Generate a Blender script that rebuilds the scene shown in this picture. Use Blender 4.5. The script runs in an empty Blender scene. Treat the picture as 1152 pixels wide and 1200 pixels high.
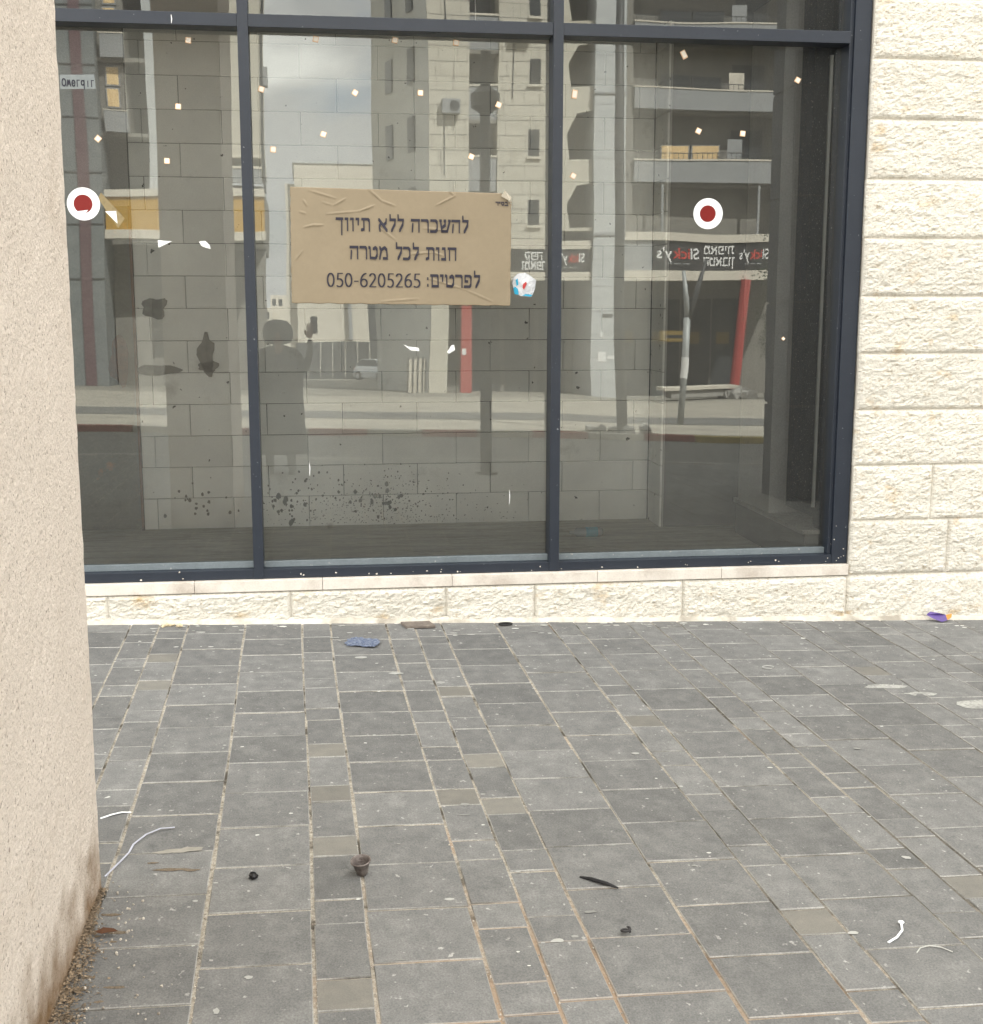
import bpy, bmesh, math, random
from mathutils import Vector, Matrix, noise
random.seed(7)
SC = bpy.context.scene
COL = SC.collection

# ------------------------------------------------------------------ camera
CAM_LOC = Vector((0.0, -6.8241, 1.72)); PITCH, ROLL, YAW = 0.1628, -0.0004, 0.1296
F = Vector((math.sin(YAW)*math.cos(PITCH), math.cos(YAW)*math.cos(PITCH), -math.sin(PITCH)))
Rr = Vector((math.cos(YAW), -math.sin(YAW), 0)); Dn = F.cross(Rr)
R2 = math.cos(ROLL)*Rr + math.sin(ROLL)*Dn; D2 = -math.sin(ROLL)*Rr + math.cos(ROLL)*Dn
cam = bpy.data.cameras.new('camera'); cam_o = bpy.data.objects.new('camera', cam); COL.objects.link(cam_o)
m3 = Matrix((R2, -D2, -F)).transposed(); cam_o.matrix_world = Matrix.Translation(CAM_LOC) @ m3.to_4x4()
cam.sensor_fit = 'VERTICAL'; cam.sensor_height = 36; cam.lens = 36*1481.1/1200; cam.clip_start = 0.01; cam.clip_end = 2000
SC.camera = cam_o

# ------------------------------------------------------------------ light
SUN_EL, SUN_AZ = math.radians(50), math.radians(30)
w = bpy.data.worlds.new('World'); SC.world = w; w.use_nodes = True
nt = w.node_tree; nt.nodes.clear()
def wn(t, **k):
    n = nt.nodes.new(t)
    for a, b in k.items(): setattr(n, a, b)
    return n
sky = wn('ShaderNodeTexSky', sky_type='NISHITA', sun_disc=False, sun_elevation=SUN_EL, sun_rotation=SUN_AZ, dust_density=2.0)
tc = wn('ShaderNodeTexCoord'); mp = wn('ShaderNodeMapping'); mp.inputs['Scale'].default_value = (1, 1, 2.2)
n1 = wn('ShaderNodeTexNoise'); n1.inputs['Scale'].default_value = 4.2; n1.inputs['Detail'].default_value = 9; n1.inputs['Roughness'].default_value = 0.56
n1.inputs['Distortion'].default_value = 0.35
cr = wn('ShaderNodeValToRGB'); cr.color_ramp.elements[0].position = 0.24; cr.color_ramp.elements[1].position = 0.44
n2 = wn('ShaderNodeTexNoise'); n2.inputs['Scale'].default_value = 8.5; n2.inputs['Detail'].default_value = 8
cc = wn('ShaderNodeValToRGB'); cc.color_ramp.elements[0].position = 0.42; cc.color_ramp.elements[0].color = (6.3, 6.25, 6.1, 1)
cc.color_ramp.elements[1].position = 0.62; cc.color_ramp.elements[1].color = (11, 10.8, 10.2, 1)
mx = wn('ShaderNodeMix', data_type='RGBA'); bg = wn('ShaderNodeBackground'); bg.inputs['Strength'].default_value = 0.10
wo = wn('ShaderNodeOutputWorld'); L = nt.links.new
L(tc.outputs['Generated'], mp.inputs[0]); L(mp.outputs[0], n1.inputs['Vector']); L(mp.outputs[0], n2.inputs['Vector'])
L(n1.outputs['Fac'], cr.inputs[0]); L(n2.outputs['Fac'], cc.inputs[0])
L(cr.outputs[0], mx.inputs[0]); L(sky.outputs[0], mx.inputs[6]); L(cc.outputs[0], mx.inputs[7])
L(mx.outputs[2], bg.inputs['Color']); L(bg.outputs[0], wo.inputs['Surface'])
sun = bpy.data.lights.new('sun', 'SUN'); sun.energy = 4.0; sun.angle = math.radians(0.5); sun.color = (1, 0.96, 0.90)
sun_o = bpy.data.objects.new('sun', sun); COL.objects.link(sun_o)
SD = Vector((math.sin(SUN_AZ)*math.cos(SUN_EL), math.cos(SUN_AZ)*math.cos(SUN_EL), math.sin(SUN_EL)))
sun_o.rotation_euler = (-SD).to_track_quat('-Z', 'Y').to_euler(); sun_o.location = (0, 0, 30)
vs = SC.view_settings; vs.view_transform = 'Standard'; vs.look = 'None'; vs.exposure = 2.22; vs.gamma = 1; vs.use_curve_mapping = False
SC.cycles.max_bounces = 8; SC.cycles.transparent_max_bounces = 12; SC.cycles.use_denoising = True
SC.cycles.caustics_reflective = False; SC.cycles.caustics_refractive = False

# ------------------------------------------------------------------ helpers
GX = -0.0263
def T(x, y): return GX*max(-12, min(12, x)) + (0.0212*(y+9) if y < -9 else 0)

def material(name, c1, c2=None, scale=3.0, rough=0.8, bump=0.0, bscale=60.0, vary=0.0, c3=None, s3=0.8, t3=(0.55, 0.7),
             stretch=(1, 1, 1), metal=0.0, detail=6, fine=0.0, spec=0.3, bdist=0.01, speck=None, speck_t=(.66, .7), speck_s=60):
    m = bpy.data.materials.new(name); m.use_nodes = True; t = m.node_tree; N = t.nodes; k = t.links.new
    b = N['Principled BSDF']; b.inputs['Roughness'].default_value = rough; b.inputs['Metallic'].default_value = metal
    b.inputs['Specular IOR Level'].default_value = spec
    g = N.new('ShaderNodeNewGeometry'); mp = N.new('ShaderNodeMapping'); mp.inputs['Scale'].default_value = stretch
    k(g.outputs['Position'], mp.inputs[0])
    def nz(s, d=6, r=0.6):
        n = N.new('ShaderNodeTexNoise'); n.inputs['Scale'].default_value = s; n.inputs['Detail'].default_value = d; n.inputs['Roughness'].default_value = r
        k(mp.outputs[0], n.inputs['Vector']); return n
    def mixc(fac, a, bcol):
        x = N.new('ShaderNodeMix'); x.data_type = 'RGBA'
        if isinstance(fac, float): x.inputs[0].default_value = fac
        else: k(fac, x.inputs[0])
        for i, v in ((6, a), (7, bcol)):
            if isinstance(v, tuple): x.inputs[i].default_value = (*v, 1)
            else: k(v, x.inputs[i])
        return x.outputs[2]
    def ramp(src, a, b_):
        r = N.new('ShaderNodeMapRange'); r.inputs[1].default_value = a; r.inputs[2].default_value = b_; k(src, r.inputs[0]); return r.outputs[0]
    n1 = nz(scale, detail)
    col = mixc(ramp(n1.outputs['Fac'], .3, .7), c1, c2 or c1)
    if c3: col = mixc(ramp(nz(s3, 8, .65).outputs['Fac'], *t3), col, c3)
    if speck: col = mixc(ramp(nz(speck_s, 3, .5).outputs['Fac'], *speck_t), col, speck)
    if fine:
        f = nz(bscale*1.3, 3, .7); h = N.new('ShaderNodeHueSaturation'); k(col, h.inputs['Color'])
        r = N.new('ShaderNodeMapRange'); r.inputs[1].default_value = .3; r.inputs[2].default_value = .7; r.inputs[3].default_value = 1-fine; r.inputs[4].default_value = 1+fine
        k(f.outputs['Fac'], r.inputs[0]); k(r.outputs[0], h.inputs['Value']); col = h.outputs[0]
    if vary:
        oi = N.new('ShaderNodeObjectInfo'); a = N.new('ShaderNodeMath'); a.operation = 'ADD'; fr = N.new('ShaderNodeMath'); fr.operation = 'FRACT'
        k(oi.outputs['Random'], a.inputs[0]); k(g.outputs['Random Per Island'], a.inputs[1]); k(a.outputs[0], fr.inputs[0])
        r = N.new('ShaderNodeMapRange'); r.inputs[3].default_value = 1-vary; r.inputs[4].default_value = 1+vary; k(fr.outputs[0], r.inputs[0])
        h = N.new('ShaderNodeHueSaturation'); k(col, h.inputs['Color']); k(r.outputs[0], h.inputs['Value']); col = h.outputs[0]
    k(col, b.inputs['Base Color'])
    if bump:
        bn = nz(bscale, 8, .65); bp = N.new('ShaderNodeBump'); bp.inputs['Strength'].default_value = bump; bp.inputs['Distance'].default_value = bdist
        k(bn.outputs['Fac'], bp.inputs['Height']); k(bp.outputs[0], b.inputs['Normal'])
    return m

def flat(name, c, rough=.6, metal=0, spec=.4):
    return material(name, c, tuple(v*.85 for v in c), scale=8, rough=rough, metal=metal, spec=spec)

def link(name, me, mat=None, parent=None, loc=None, smooth=False):
    o = bpy.data.objects.new(name, me); COL.objects.link(o)
    if mat is not None and len(me.materials) == 0:
        for mm in (mat if isinstance(mat, (list, tuple)) else [mat]): me.materials.append(mm)
    if parent: o.parent = parent
    if loc: o.location = loc
    if smooth:
        for p in me.polygons: p.use_smooth = True
    return o
def mk(name, bm, mat, parent=None, loc=None, smooth=False):
    bmesh.ops.recalc_face_normals(bm, faces=bm.faces)
    me = bpy.data.meshes.new(name); bm.to_mesh(me); bm.free()
    return link(name, me, mat, parent, loc, smooth)
def empty(name, loc=(0, 0, 0)):
    o = bpy.data.objects.new(name, None); COL.objects.link(o); o.location = loc; o.empty_display_size = .1; return o
def tag(o, label=None, cat=None, group=None, kind=None):
    if label: o['label'] = label
    if cat: o['category'] = cat
    if group: o['group'] = group
    if kind: o['kind'] = kind
    return o
def bx(bm, x0, x1, y0, y1, z0, z1):
    v = [bm.verts.new(p) for p in ((x0,y0,z0),(x1,y0,z0),(x1,y1,z0),(x0,y1,z0),(x0,y0,z1),(x1,y0,z1),(x1,y1,z1),(x0,y1,z1))]
    for f in ((3,2,1,0),(4,5,6,7),(0,1,5,4),(1,2,6,5),(2,3,7,6),(3,0,4,7)): bm.faces.new([v[i] for i in f])
    return v
def box(name, d, mat, parent=None, bevel=0.0):
    """box given in world metres; stored relative to its parent"""
    o = parent.matrix_basis.translation if parent else Vector((0, 0, 0))
    if parent and parent.parent: o = o + parent.parent.matrix_basis.translation
    bm = bmesh.new(); bx(bm, d[0]-o.x, d[1]-o.x, d[2]-o.y, d[3]-o.y, d[4]-o.z, d[5]-o.z)
    if bevel: bmesh.ops.bevel(bm, geom=bm.edges[:], offset=bevel, segments=2, affect='EDGES', profile=.6)
    return mk(name, bm, mat, parent)
def tube(bm, pts, r, n=10, caps=True):
    """tube along points; r number or list"""
    rings = []
    pts = [Vector(p) for p in pts]
    for i, p in enumerate(pts):
        d = (pts[min(i+1, len(pts)-1)] - pts[max(i-1, 0)]).normalized()
        a = d.orthogonal().normalized() if i == 0 else (rings_a - d*rings_a.dot(d)).normalized()
        rings_a = a; b = d.cross(a); rr = r[i] if isinstance(r, (list, tuple)) else r
        rings.append([bm.verts.new(p + (a*math.cos(2*math.pi*j/n) + b*math.sin(2*math.pi*j/n))*rr) for j in range(n)])
    for q, s in zip(rings, rings[1:]):
        for j in range(n): bm.faces.new((q[j], q[(j+1) % n], s[(j+1) % n], s[j]))
    if caps: bm.faces.new(rings[0][::-1]); bm.faces.new(rings[-1])
def blob(bm, c, r, amp=.25, sub=2, sq=(1, 1, 1), f=2.0):
    ret = bmesh.ops.create_icosphere(bm, subdivisions=sub, radius=1.0)
    s = random.random()*50
    for v in ret['verts']:
        k = 1 + amp*noise.noise(v.co*f + Vector((s, s, s)))*2
        v.co = Vector((v.co.x*r*sq[0]*k, v.co.y*r*sq[1]*k, v.co.z*r*sq[2]*k)) + Vector(c)

# ------------------------------------------------------------------ materials
M_stone = material('chiselled_limestone', (.79, .755, .675), (.72, .685, .60), scale=5, rough=.9, bump=.9, bscale=42, bdist=.022, fine=.12, vary=.05,
                   c3=(.55, .39, .20), s3=5.5, t3=(.58, .76), stretch=(1, 1, 1.7), speck=(.50, .43, .33), speck_t=(.59, .73), speck_s=36, spec=.15)
M_smooth = material('sawn_limestone', (.72, .68, .61), (.61, .56, .50), scale=9, rough=.8, bump=.15, bscale=90, fine=.08, c3=(.46, .40, .34), s3=3.5, t3=(.50, .70), spec=.2)
M_joint = material('pale_mortar', (.66, .62, .54), (.55, .51, .44), scale=20, rough=.95, bump=.3, bscale=200)
M_frame = material('navy_powder_coat', (.0125, .018, .029), (.018, .024, .036), scale=4, rough=.42, fine=.08, spec=.5, speck=(.25, .26, .27), speck_t=(.72, .76), speck_s=55)
M_stucco = material('beige_stucco', (.73, .655, .58), (.69, .615, .54), scale=2.5, rough=.95, bump=1.0, bscale=70, bdist=.012, fine=.08, speck=(.38, .32, .27), speck_t=(.62, .69), speck_s=85, spec=.1,
                    stretch=(1, 1.0, 1.1), c3=(.60, .52, .44), s3=3.2, t3=(.58, .8))
M_paver = material('grey_concrete_paver', (.186, .185, .180), (.136, .137, .135), scale=17, rough=.88, bump=.5, bscale=150, bdist=.005, fine=.26, vary=.16, detail=10,
                   c3=(.24, .24, .23), s3=9, t3=(.50, .85), speck=(.34, .335, .32), speck_t=(.67, .73), speck_s=45, spec=.25, stretch=(1, .8, 1))
M_paver_tan = material('tan_concrete_paver', (.212, .202, .178), (.165, .160, .146), scale=14, rough=.88, bump=.35, bscale=220, bdist=.003, fine=.16, vary=.12, spec=.25)
M_edge = material('cement_dusted_edge', (.37, .362, .34), (.20, .196, .186), scale=11, rough=.95, fine=.25, bscale=150, c3=(.13, .125, .115), s3=3.6, t3=(.52, .66))
M_sand = material('joint_sand', (.56, .52, .45), (.26, .23, .185), scale=70, rough=1, bump=.9, bscale=260, bdist=.006, fine=.4, c3=(.10, .09, .075), s3=4.5, t3=(.50, .62), spec=.05,
                  speck=(.36, .25, .17), speck_t=(.63, .72), speck_s=1.3)
def tint(mat, colr, build):
    t = mat.node_tree; N = t.nodes; k = t.links.new; g = N.new('ShaderNodeNewGeometry'); fac = build(N, k, g)
    m_ = N.new('ShaderNodeMix'); m_.data_type = 'RGBA'; m_.inputs[7].default_value = (*colr, 1); b = N['Principled BSDF']
    k(b.inputs['Base Color'].links[0].from_socket, m_.inputs[6]); k(fac, m_.inputs[0]); k(m_.outputs[2], b.inputs['Base Color'])
def near(cx_, cy_, r0, r1, sc, amt=1.0):
    def f(N, k, g):   # irregular patch round a point on the ground
        d = N.new('ShaderNodeVectorMath'); d.operation = 'DISTANCE'; d.inputs[1].default_value = (cx_, cy_, 0); k(g.outputs['Position'], d.inputs[0])
        n = N.new('ShaderNodeTexNoise'); n.inputs['Scale'].default_value = sc; n.inputs['Detail'].default_value = 6; k(g.outputs['Position'], n.inputs['Vector'])
        a = N.new('ShaderNodeMath'); a.operation = 'MULTIPLY_ADD'; a.inputs[1].default_value = 1.6; k(n.outputs['Fac'], a.inputs[0]); k(d.outputs['Value'], a.inputs[2])
        r = N.new('ShaderNodeMapRange'); r.inputs[1].default_value = r1+.8; r.inputs[2].default_value = r0+.8; r.inputs[4].default_value = amt; k(a.outputs[0], r.inputs[0]); return r.outputs[0]
    return f
def beyond_x(x0, x1, amt):
    def f(N, k, g):
        s_ = N.new('ShaderNodeSeparateXYZ'); k(g.outputs['Position'], s_.inputs[0]); n = N.new('ShaderNodeTexNoise'); n.inputs['Scale'].default_value = 2.5; k(g.outputs['Position'], n.inputs['Vector'])
        a = N.new('ShaderNodeMath'); a.operation = 'MULTIPLY_ADD'; a.inputs[1].default_value = 3; k(n.outputs['Fac'], a.inputs[0]); k(s_.outputs['X'], a.inputs[2])
        r = N.new('ShaderNodeMapRange'); r.inputs[1].default_value = x0+1.5; r.inputs[2].default_value = x1+1.5; r.inputs[4].default_value = amt; k(a.outputs[0], r.inputs[0]); return r.outputs[0]
    return f
tint(M_sand, (.085, .078, .068), beyond_x(.9, 2.2, .75)); tint(M_sand, (.36, .255, .175), near(.62, -4.0, .2, .85, 5, .75)); tint(M_edge, (.33, .26, .20), near(.62, -4.0, .2, .75, 5, .35))
M_asph = material('asphalt', (.17, .168, .16), (.13, .129, .124), scale=3, rough=.9, bump=.5, bscale=150, fine=.2)
M_ground = material('dry_earth', (.30, .26, .20), (.22, .19, .15), scale=.5, rough=1, bump=.3, bscale=20)
M_paleside = material('pale_paving', (.39, .365, .31), (.28, .262, .225), c3=(.22, .205, .18), s3=.9, t3=(.5, .72), scale=2.2, rough=.9, bump=.2, bscale=40, fine=.08, vary=.06)
M_block = material('aerated_block', (.84, .84, .80), (.74, .74, .71), scale=3.5, rough=.95, bump=.35, bscale=120, bdist=.004, fine=.07, vary=.06,
                   c3=(.40, .39, .35), s3=2.0, t3=(.60, .8), speck=(.07, .068, .06), speck_t=(.70, .72), speck_s=19)
M_mortar_d = material('dark_joint', (.05, .049, .045), (.20, .195, .18), scale=1.3, rough=1)
M_floor_in = material('dusty_screed', (.50, .47, .40), (.30, .28, .24), scale=5, rough=.95, bump=.5, bscale=30, fine=.25, detail=9, stretch=(.45, 2.8, 1), c3=(.50, .47, .41), s3=3, t3=(.62, .85))
M_conc = material('raw_concrete', (.40, .39, .365), (.31, .30, .285), scale=2, rough=.95, bump=.3, bscale=70, fine=.1)
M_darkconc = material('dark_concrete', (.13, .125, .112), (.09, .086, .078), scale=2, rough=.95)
M_rustdoor = material('rusty_dark_sheet', (.15, .145, .115), (.11, .105, .085), scale=3, rough=.8, c3=(.32, .15, .06), s3=2.2, t3=(.62, .72), fine=.12)
M_rust = material('rust', (.16, .065, .03), (.08, .04, .025), scale=20, rough=.9, bump=.5, bscale=120)
M_glint = material('edge_glint_grey', (.42, .43, .43), (.35, .36, .36), scale=12, rough=.45, metal=.3)
M_sheen = material('grey_sky_sheen', (.19, .22, .235), (.14, .165, .18), scale=7, rough=.6, fine=.1, speck=(.4, .4, .38), speck_t=(.68, .74), speck_s=50)
M_white = material('white_vinyl', (.86, .88, .90), (.83, .85, .87), scale=6, rough=.4)
M_red = material('dark_red_vinyl', (.20, .010, .007), (.17, .008, .006), scale=6, rough=.45)
M_card = material('kraft_card', (.262, .212, .142), (.24, .194, .128), scale=4, rough=.6, fine=.03, bscale=25, spec=.4)
M_ink = flat('dark_ink', (.022, .02, .035), .5)
M_pad = material('peach_foam', (.80, .56, .36), (.72, .47, .28), scale=40, rough=.8)
M_padw = flat('pale_adhesive', (.86, .80, .70), .6)
M_paper = material('white_paper', (.88, .88, .87), (.80, .80, .80), scale=30, rough=.7)

# glass: coated sheet, front face reflects part of the light, the rest passes through with a slight grey-green tint
M_glass = bpy.data.materials.new('coated_window_glass'); M_glass.use_nodes = True
t = M_glass.node_tree; t.nodes.clear(); N = t.nodes; k = t.links.new
out = N.new('ShaderNodeOutputMaterial'); mixg = N.new('ShaderNodeMixShader'); tr = N.new('ShaderNodeBsdfTransparent'); gl = N.new('ShaderNodeBsdfGlossy')
tr.inputs[0].default_value = (.965, .98, .965, 1); gl.inputs['Roughness'].default_value = 0.0; gl.inputs[0].default_value = (.96, 1, .97, 1)
fr = N.new('ShaderNodeFresnel'); fr.inputs[0].default_value = 2.05
ge = N.new('ShaderNodeNewGeometry'); nn = N.new('ShaderNodeTexNoise'); nn.inputs['Scale'].default_value = .85; nn.inputs['Detail'].default_value = 1.0
bp = N.new('ShaderNodeBump'); bp.inputs['Strength'].default_value = 1.0; bp.inputs['Distance'].default_value = .0022
k(ge.outputs['Position'], nn.inputs['Vector']); k(nn.outputs['Fac'], bp.inputs['Height']); k(bp.outputs[0], gl.inputs['Normal'])
dust_veil = N.new('ShaderNodeBsdfDiffuse'); dust_veil.inputs[0].default_value = (.55, .55, .52, 1)
n3 = N.new('ShaderNodeTexNoise'); n3.inputs['Scale'].default_value = 190; n3.inputs['Detail'].default_value = 2; k(ge.outputs['Position'], n3.inputs['Vector'])
sp = N.new('ShaderNodeMapRange'); sp.inputs[1].default_value = .70; sp.inputs[2].default_value = .76; sp.inputs[4].default_value = .40; k(n3.outputs['Fac'], sp.inputs[0])
n4 = N.new('ShaderNodeTexNoise'); n4.inputs['Scale'].default_value = 1.4; n4.inputs['Detail'].default_value = 5; k(ge.outputs['Position'], n4.inputs['Vector'])
s4 = N.new('ShaderNodeMapRange'); s4.inputs[1].default_value = .50; s4.inputs[2].default_value = .68
sx4 = N.new('ShaderNodeSeparateXYZ'); k(ge.outputs['Position'], sx4.inputs[0])
m4 = N.new('ShaderNodeMapRange'); m4.inputs[1].default_value = 2.0; m4.inputs[2].default_value = 2.9; m4.inputs[4].default_value = .16; k(sx4.outputs['X'], m4.inputs[0])
a4 = N.new('ShaderNodeMath'); a4.operation = 'ADD'; k(n4.outputs['Fac'], a4.inputs[0]); k(m4.outputs[0], a4.inputs[1]); k(a4.outputs[0], s4.inputs[0])
mu = N.new('ShaderNodeMath'); mu.operation = 'MULTIPLY'; k(sp.outputs[0], mu.inputs[0]); k(s4.outputs[0], mu.inputs[1])
ad = N.new('ShaderNodeMath'); ad.operation = 'ADD'; ad.inputs[1].default_value = .044; k(mu.outputs[0], ad.inputs[0])  # constant part is an even haze added to lighten the dark interior
mixd = N.new('ShaderNodeMixShader'); k(fr.outputs[0], mixg.inputs[0]); k(tr.outputs[0], mixg.inputs[1]); k(gl.outputs[0], mixg.inputs[2])
k(ad.outputs[0], mixd.inputs[0]); k(mixg.outputs[0], mixd.inputs[1]); k(dust_veil.outputs[0], mixd.inputs[2]); k(mixd.outputs[0], out.inputs['Surface'])
M_clear = bpy.data.materials.new('glass_back_face'); M_clear.use_nodes = True
t = M_clear.node_tree; t.nodes.clear(); o_ = t.nodes.new('ShaderNodeOutputMaterial'); tt = t.nodes.new('ShaderNodeBsdfTransparent'); t.links.new(tt.outputs[0], o_.inputs[0])

# ------------------------------------------------------------------ ground, road, kerbs
def terrain(name, xs, ys, mat, dz, thick=None):
    vs_ = []; fs = []
    for y in ys:
        for x in xs: vs_.append((x, y, T(x, y)+dz))
    nx = len(xs)
    for j in range(len(ys)-1):
        for i in range(nx-1): fs.append((j*nx+i, j*nx+i+1, (j+1)*nx+i+1, (j+1)*nx+i))
    me = bpy.data.meshes.new(name); me.from_pydata(vs_, [], fs)
    o = link(name, me, mat); tag(o, kind='structure'); return o
XS = [-700, -200, -60, -30, -12, -6, 0, 6, 12, 30, 60, 200, 700]
terrain('ground', XS, [-900, -300, -150, -60, -30, -9, 0, 30, 300], M_ground, -.16)
terrain('road', [-60, -12, 12, 60], [-15.3, -12, -9.15], M_asph, -.11)
YF = -15.3
far = terrain('far_pavement', [-60, -12, 12, 60], [-36, -23.9, -19.6, -15.45], M_paleside, 0.0)
terrain('dark_stripe', [-60, -12, 12, 60], [-23.2, -21.4, -19.6], M_asph, 0.006)  # darker stripe along the far pavement
terrain('street', [-60, -12, 0, 12, 60], [-300, -150, -60, -36], material('dusty_street', (.26, .245, .21), (.20, .19, .165), scale=.4, rough=.95, fine=.1, bscale=20), -.02)
kerb = terrain('kerb', [-30, -12, 12, 30], [-15.45, -15.3], M_conc, -.06)
M_kr, M_kw, M_ky = flat('faded_red_paint', (.33, .10, .08)), flat('faded_white_paint', (.55, .53, .48)), flat('faded_yellow_paint', (.42, .33, .09))
km = {}
for i in range(-10, 16):
    x = i*1.0; c = ('r', 'w')[i % 2]
    if 7 <= i <= 8: c = 'y'
    mt = dict(r=M_kr, w=M_kw, y=M_ky)[c]
    if c not in km:
        bm = bmesh.new(); bx(bm, .01, .985, -.075, .075, -.12, .02); bmesh.ops.bevel(bm, geom=bm.edges[:], offset=.012, segments=1, affect='EDGES')
        me = bpy.data.meshes.new('kerb_stone'); bm.to_mesh(me); bm.free(); me.materials.append(mt); km[c] = me
    o = link('kerb_stone', km[c], None, kerb, (x, -15.375, T(x+.5, -15.375)+.002)); o.rotation_euler.y = -math.atan(GX) * 1.0
nk = terrain('near_kerb', [-30, -12, 12, 30], [-9.15, -9.0], M_conc, -.004)

# ------------------------------------------------------------------ pavement of concrete pavers
TH, X0 = .0263, -.4582
ct, st = math.cos(TH), math.sin(TH)
def to_world(u, v):
    u += X0; x, y = ct*u - st*v, st*u + ct*v; return x, y
pave = terrain('pavement', [-14, -12, 0, 12, 14], [-9.0, -4, -.02], M_sand, -.0042)
for _y in (0,):
    pass
COLS = {}   # column left edge -> (width, mode, phase)
base = [(-.30, .3, 'q', .065), (0, .3, 'q', .2367), (.30, .15, 's', -.638), (.45, .3, 'q', .2114), (.75, .15, 's', -.706), (.90, .15, 's', -.805),
        (1.05, .3, 'q', .2841), (1.35, .3, 'q', .1477), (1.65, .15, 's', -.838), (1.80, .3, 'q', .144), (2.10, .15, 's', -.905), (2.25, .15, 's', -.675),
        (2.40, .3, 'q', .007), (2.70, .3, 'q', .16), (3.00, .15, 's', -.62), (3.15, .3, 'q', .22), (3.45, .15, 's', -.75), (3.60, .15, 's', -.9),
        (-.45, .15, 's', -.615), (-.60, .15, 's', -.69), (-.90, .3, 'q', .12)]
used = {round(b[0], 2) for b in base}
pat = [(0, .3), (.3, .15), (.45, .3), (.75, .15), (.9, .15), (1.05, .3)]
for n_ in range(-8, 9):
    for off, wd in pat:
        u = round(n_*1.35+off, 2)
        if u not in used and -9 < u < 11: base.append((u, wd, 'q' if wd > .2 else 's', random.uniform(-.9, -.6) if wd < .2 else random.uniform(0, .3)))
TAN = [(-.4,-.689),(-.393,-1.141),(-.541,-1.416),(.417,-2.049),(.979,-1.289),(.992,-2.202),(.836,-2.571),(.99,-2.663),(2.179,-2.061),(2.335,-2.286),(2.181,-3.005),
       (2.333,-3.368),(1.695,-3.863),(1.728,-3.623),(.39,-2.466),(.379,-2.949),(.368,-3.837),(1.67,-1.769),(3.185,-.645),(3.134,-.828),(3.137,-1.141),(3.369,-.907),(2.679,-.529)]
pieces = []
for u, wd, mode, ph in base:
    v = ph
    if mode == 'q':
        v = ph % .3
        while v > -9.2: pieces.append((u, wd, v-.3, v)); v -= .3012
    else:
        v = ph + .4475*3
        while v > -9.2: pieces.append((u, wd, v-.15, v)); pieces.append((u, wd, v-.4475, v-.15)); v -= .4475
def paver_mesh(wd, ln, seed):
    rnd = random.Random(seed); bm = bmesh.new(); a = .0042; b = .0032
    j = lambda s: rnd.uniform(-s, s)
    top = [(a+j(.0012), b+j(.001)), (wd-a+j(.0012), b+j(.001)), (wd-a+j(.0012), ln-b+j(.001)), (a+j(.0012), ln-b+j(.001))]
    c = .0025
    pts = []
    for (x, y), (sx, sy) in zip(top, ((1, 1), (-1, 1), (-1, -1), (1, -1))):
        pts.append(((x, y, -.06), (x, y, -.0025), (x+sx*c, y+sy*c, 0)))
    rings = [[bm.verts.new(p[i]) for p in pts] for i in range(3)]
    for q, s in zip(rings, rings[1:]):
        for i in range(4): bm.faces.new((q[i], q[(i+1) % 4], s[(i+1) % 4], s[i])).material_index = 1
    bm.faces.new(rings[2])
    return bm
pcache = {}
def in_view(x, y):
    p = Vector((x, y, T(x, y))) - CAM_LOC; zf = p.dot(F)
    if zf < .5: return False
    a, b = 1481.1*p.dot(R2)/zf, 1481.1*p.dot(D2)/zf
    return -600 < a < 600 and b < 625
cand = []; rest = []
for (u, wd, v0, v1) in pieces:
    cx_, cy_ = to_world(u+wd/2, (v0+v1)/2)
    if cy_ > -.03 and v0 > -.02: continue
    inp = -1.30 < cx_ < -.74 and -5 < cy_ < -3.3
    ymax = to_world(u+wd/2, v1)[1]
    if ymax > -.005: v1 -= (ymax+.005)
    if v1-v0 < .03: continue
    if in_view(cx_, cy_) and not inp and not (cx_ < -.8 and cy_ < -2.9):
        d = (Vector((cx_, cy_, 0))-CAM_LOC).length; cand.append((-(wd*(v1-v0))/d**3, u, wd, v0, v1))
    elif not inp and cx_ > -8 and cx_ < 11 and cy_ > -8.95: rest.append((u, wd, v0, v1))
cand.sort(); rest += [c[1:] for c in cand[300:]]
def paver_matrix(u, v):
    x, y = to_world(u, v); rot = Matrix.Rotation(TH, 4, 'Z')
    return Matrix.Translation((x, y, T(x, y))) @ Matrix.Rotation(-math.atan(GX), 4, 'Y') @ rot
for i, (_, u, wd, v0, v1) in enumerate(cand[:300]):
    ln = round(v1-v0, 3); tan = wd < .2 and ln < .2 and any(u < a < u+wd and v0 < b < v1 for a, b in TAN)
    key = (wd, ln if ln not in (.3, .301) else .3, i % 4, tan)
    if key not in pcache:
        bm = paver_mesh(wd, ln, i); bmesh.ops.recalc_face_normals(bm, faces=bm.faces)
        me = bpy.data.meshes.new('paver'); bm.to_mesh(me); bm.free(); me.materials.append(M_paver_tan if tan else M_paver); me.materials.append(M_edge); pcache[key] = me
    o = link('paver', pcache[key], None, pave)
    wob = .004*math.sin(v0*1.9+u*2)
    o.matrix_local = paver_matrix(u+wob, v0) @ Matrix.Translation((0, 0, random.uniform(-.0022, .0012))) @ Matrix.Rotation(random.uniform(-.004, .004), 4, 'X') @ Matrix.Rotation(random.uniform(-.004, .004), 4, 'Y') @ Matrix.Rotation(random.uniform(-.003, .003), 4, 'Z')
bm = bmesh.new()
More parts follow.
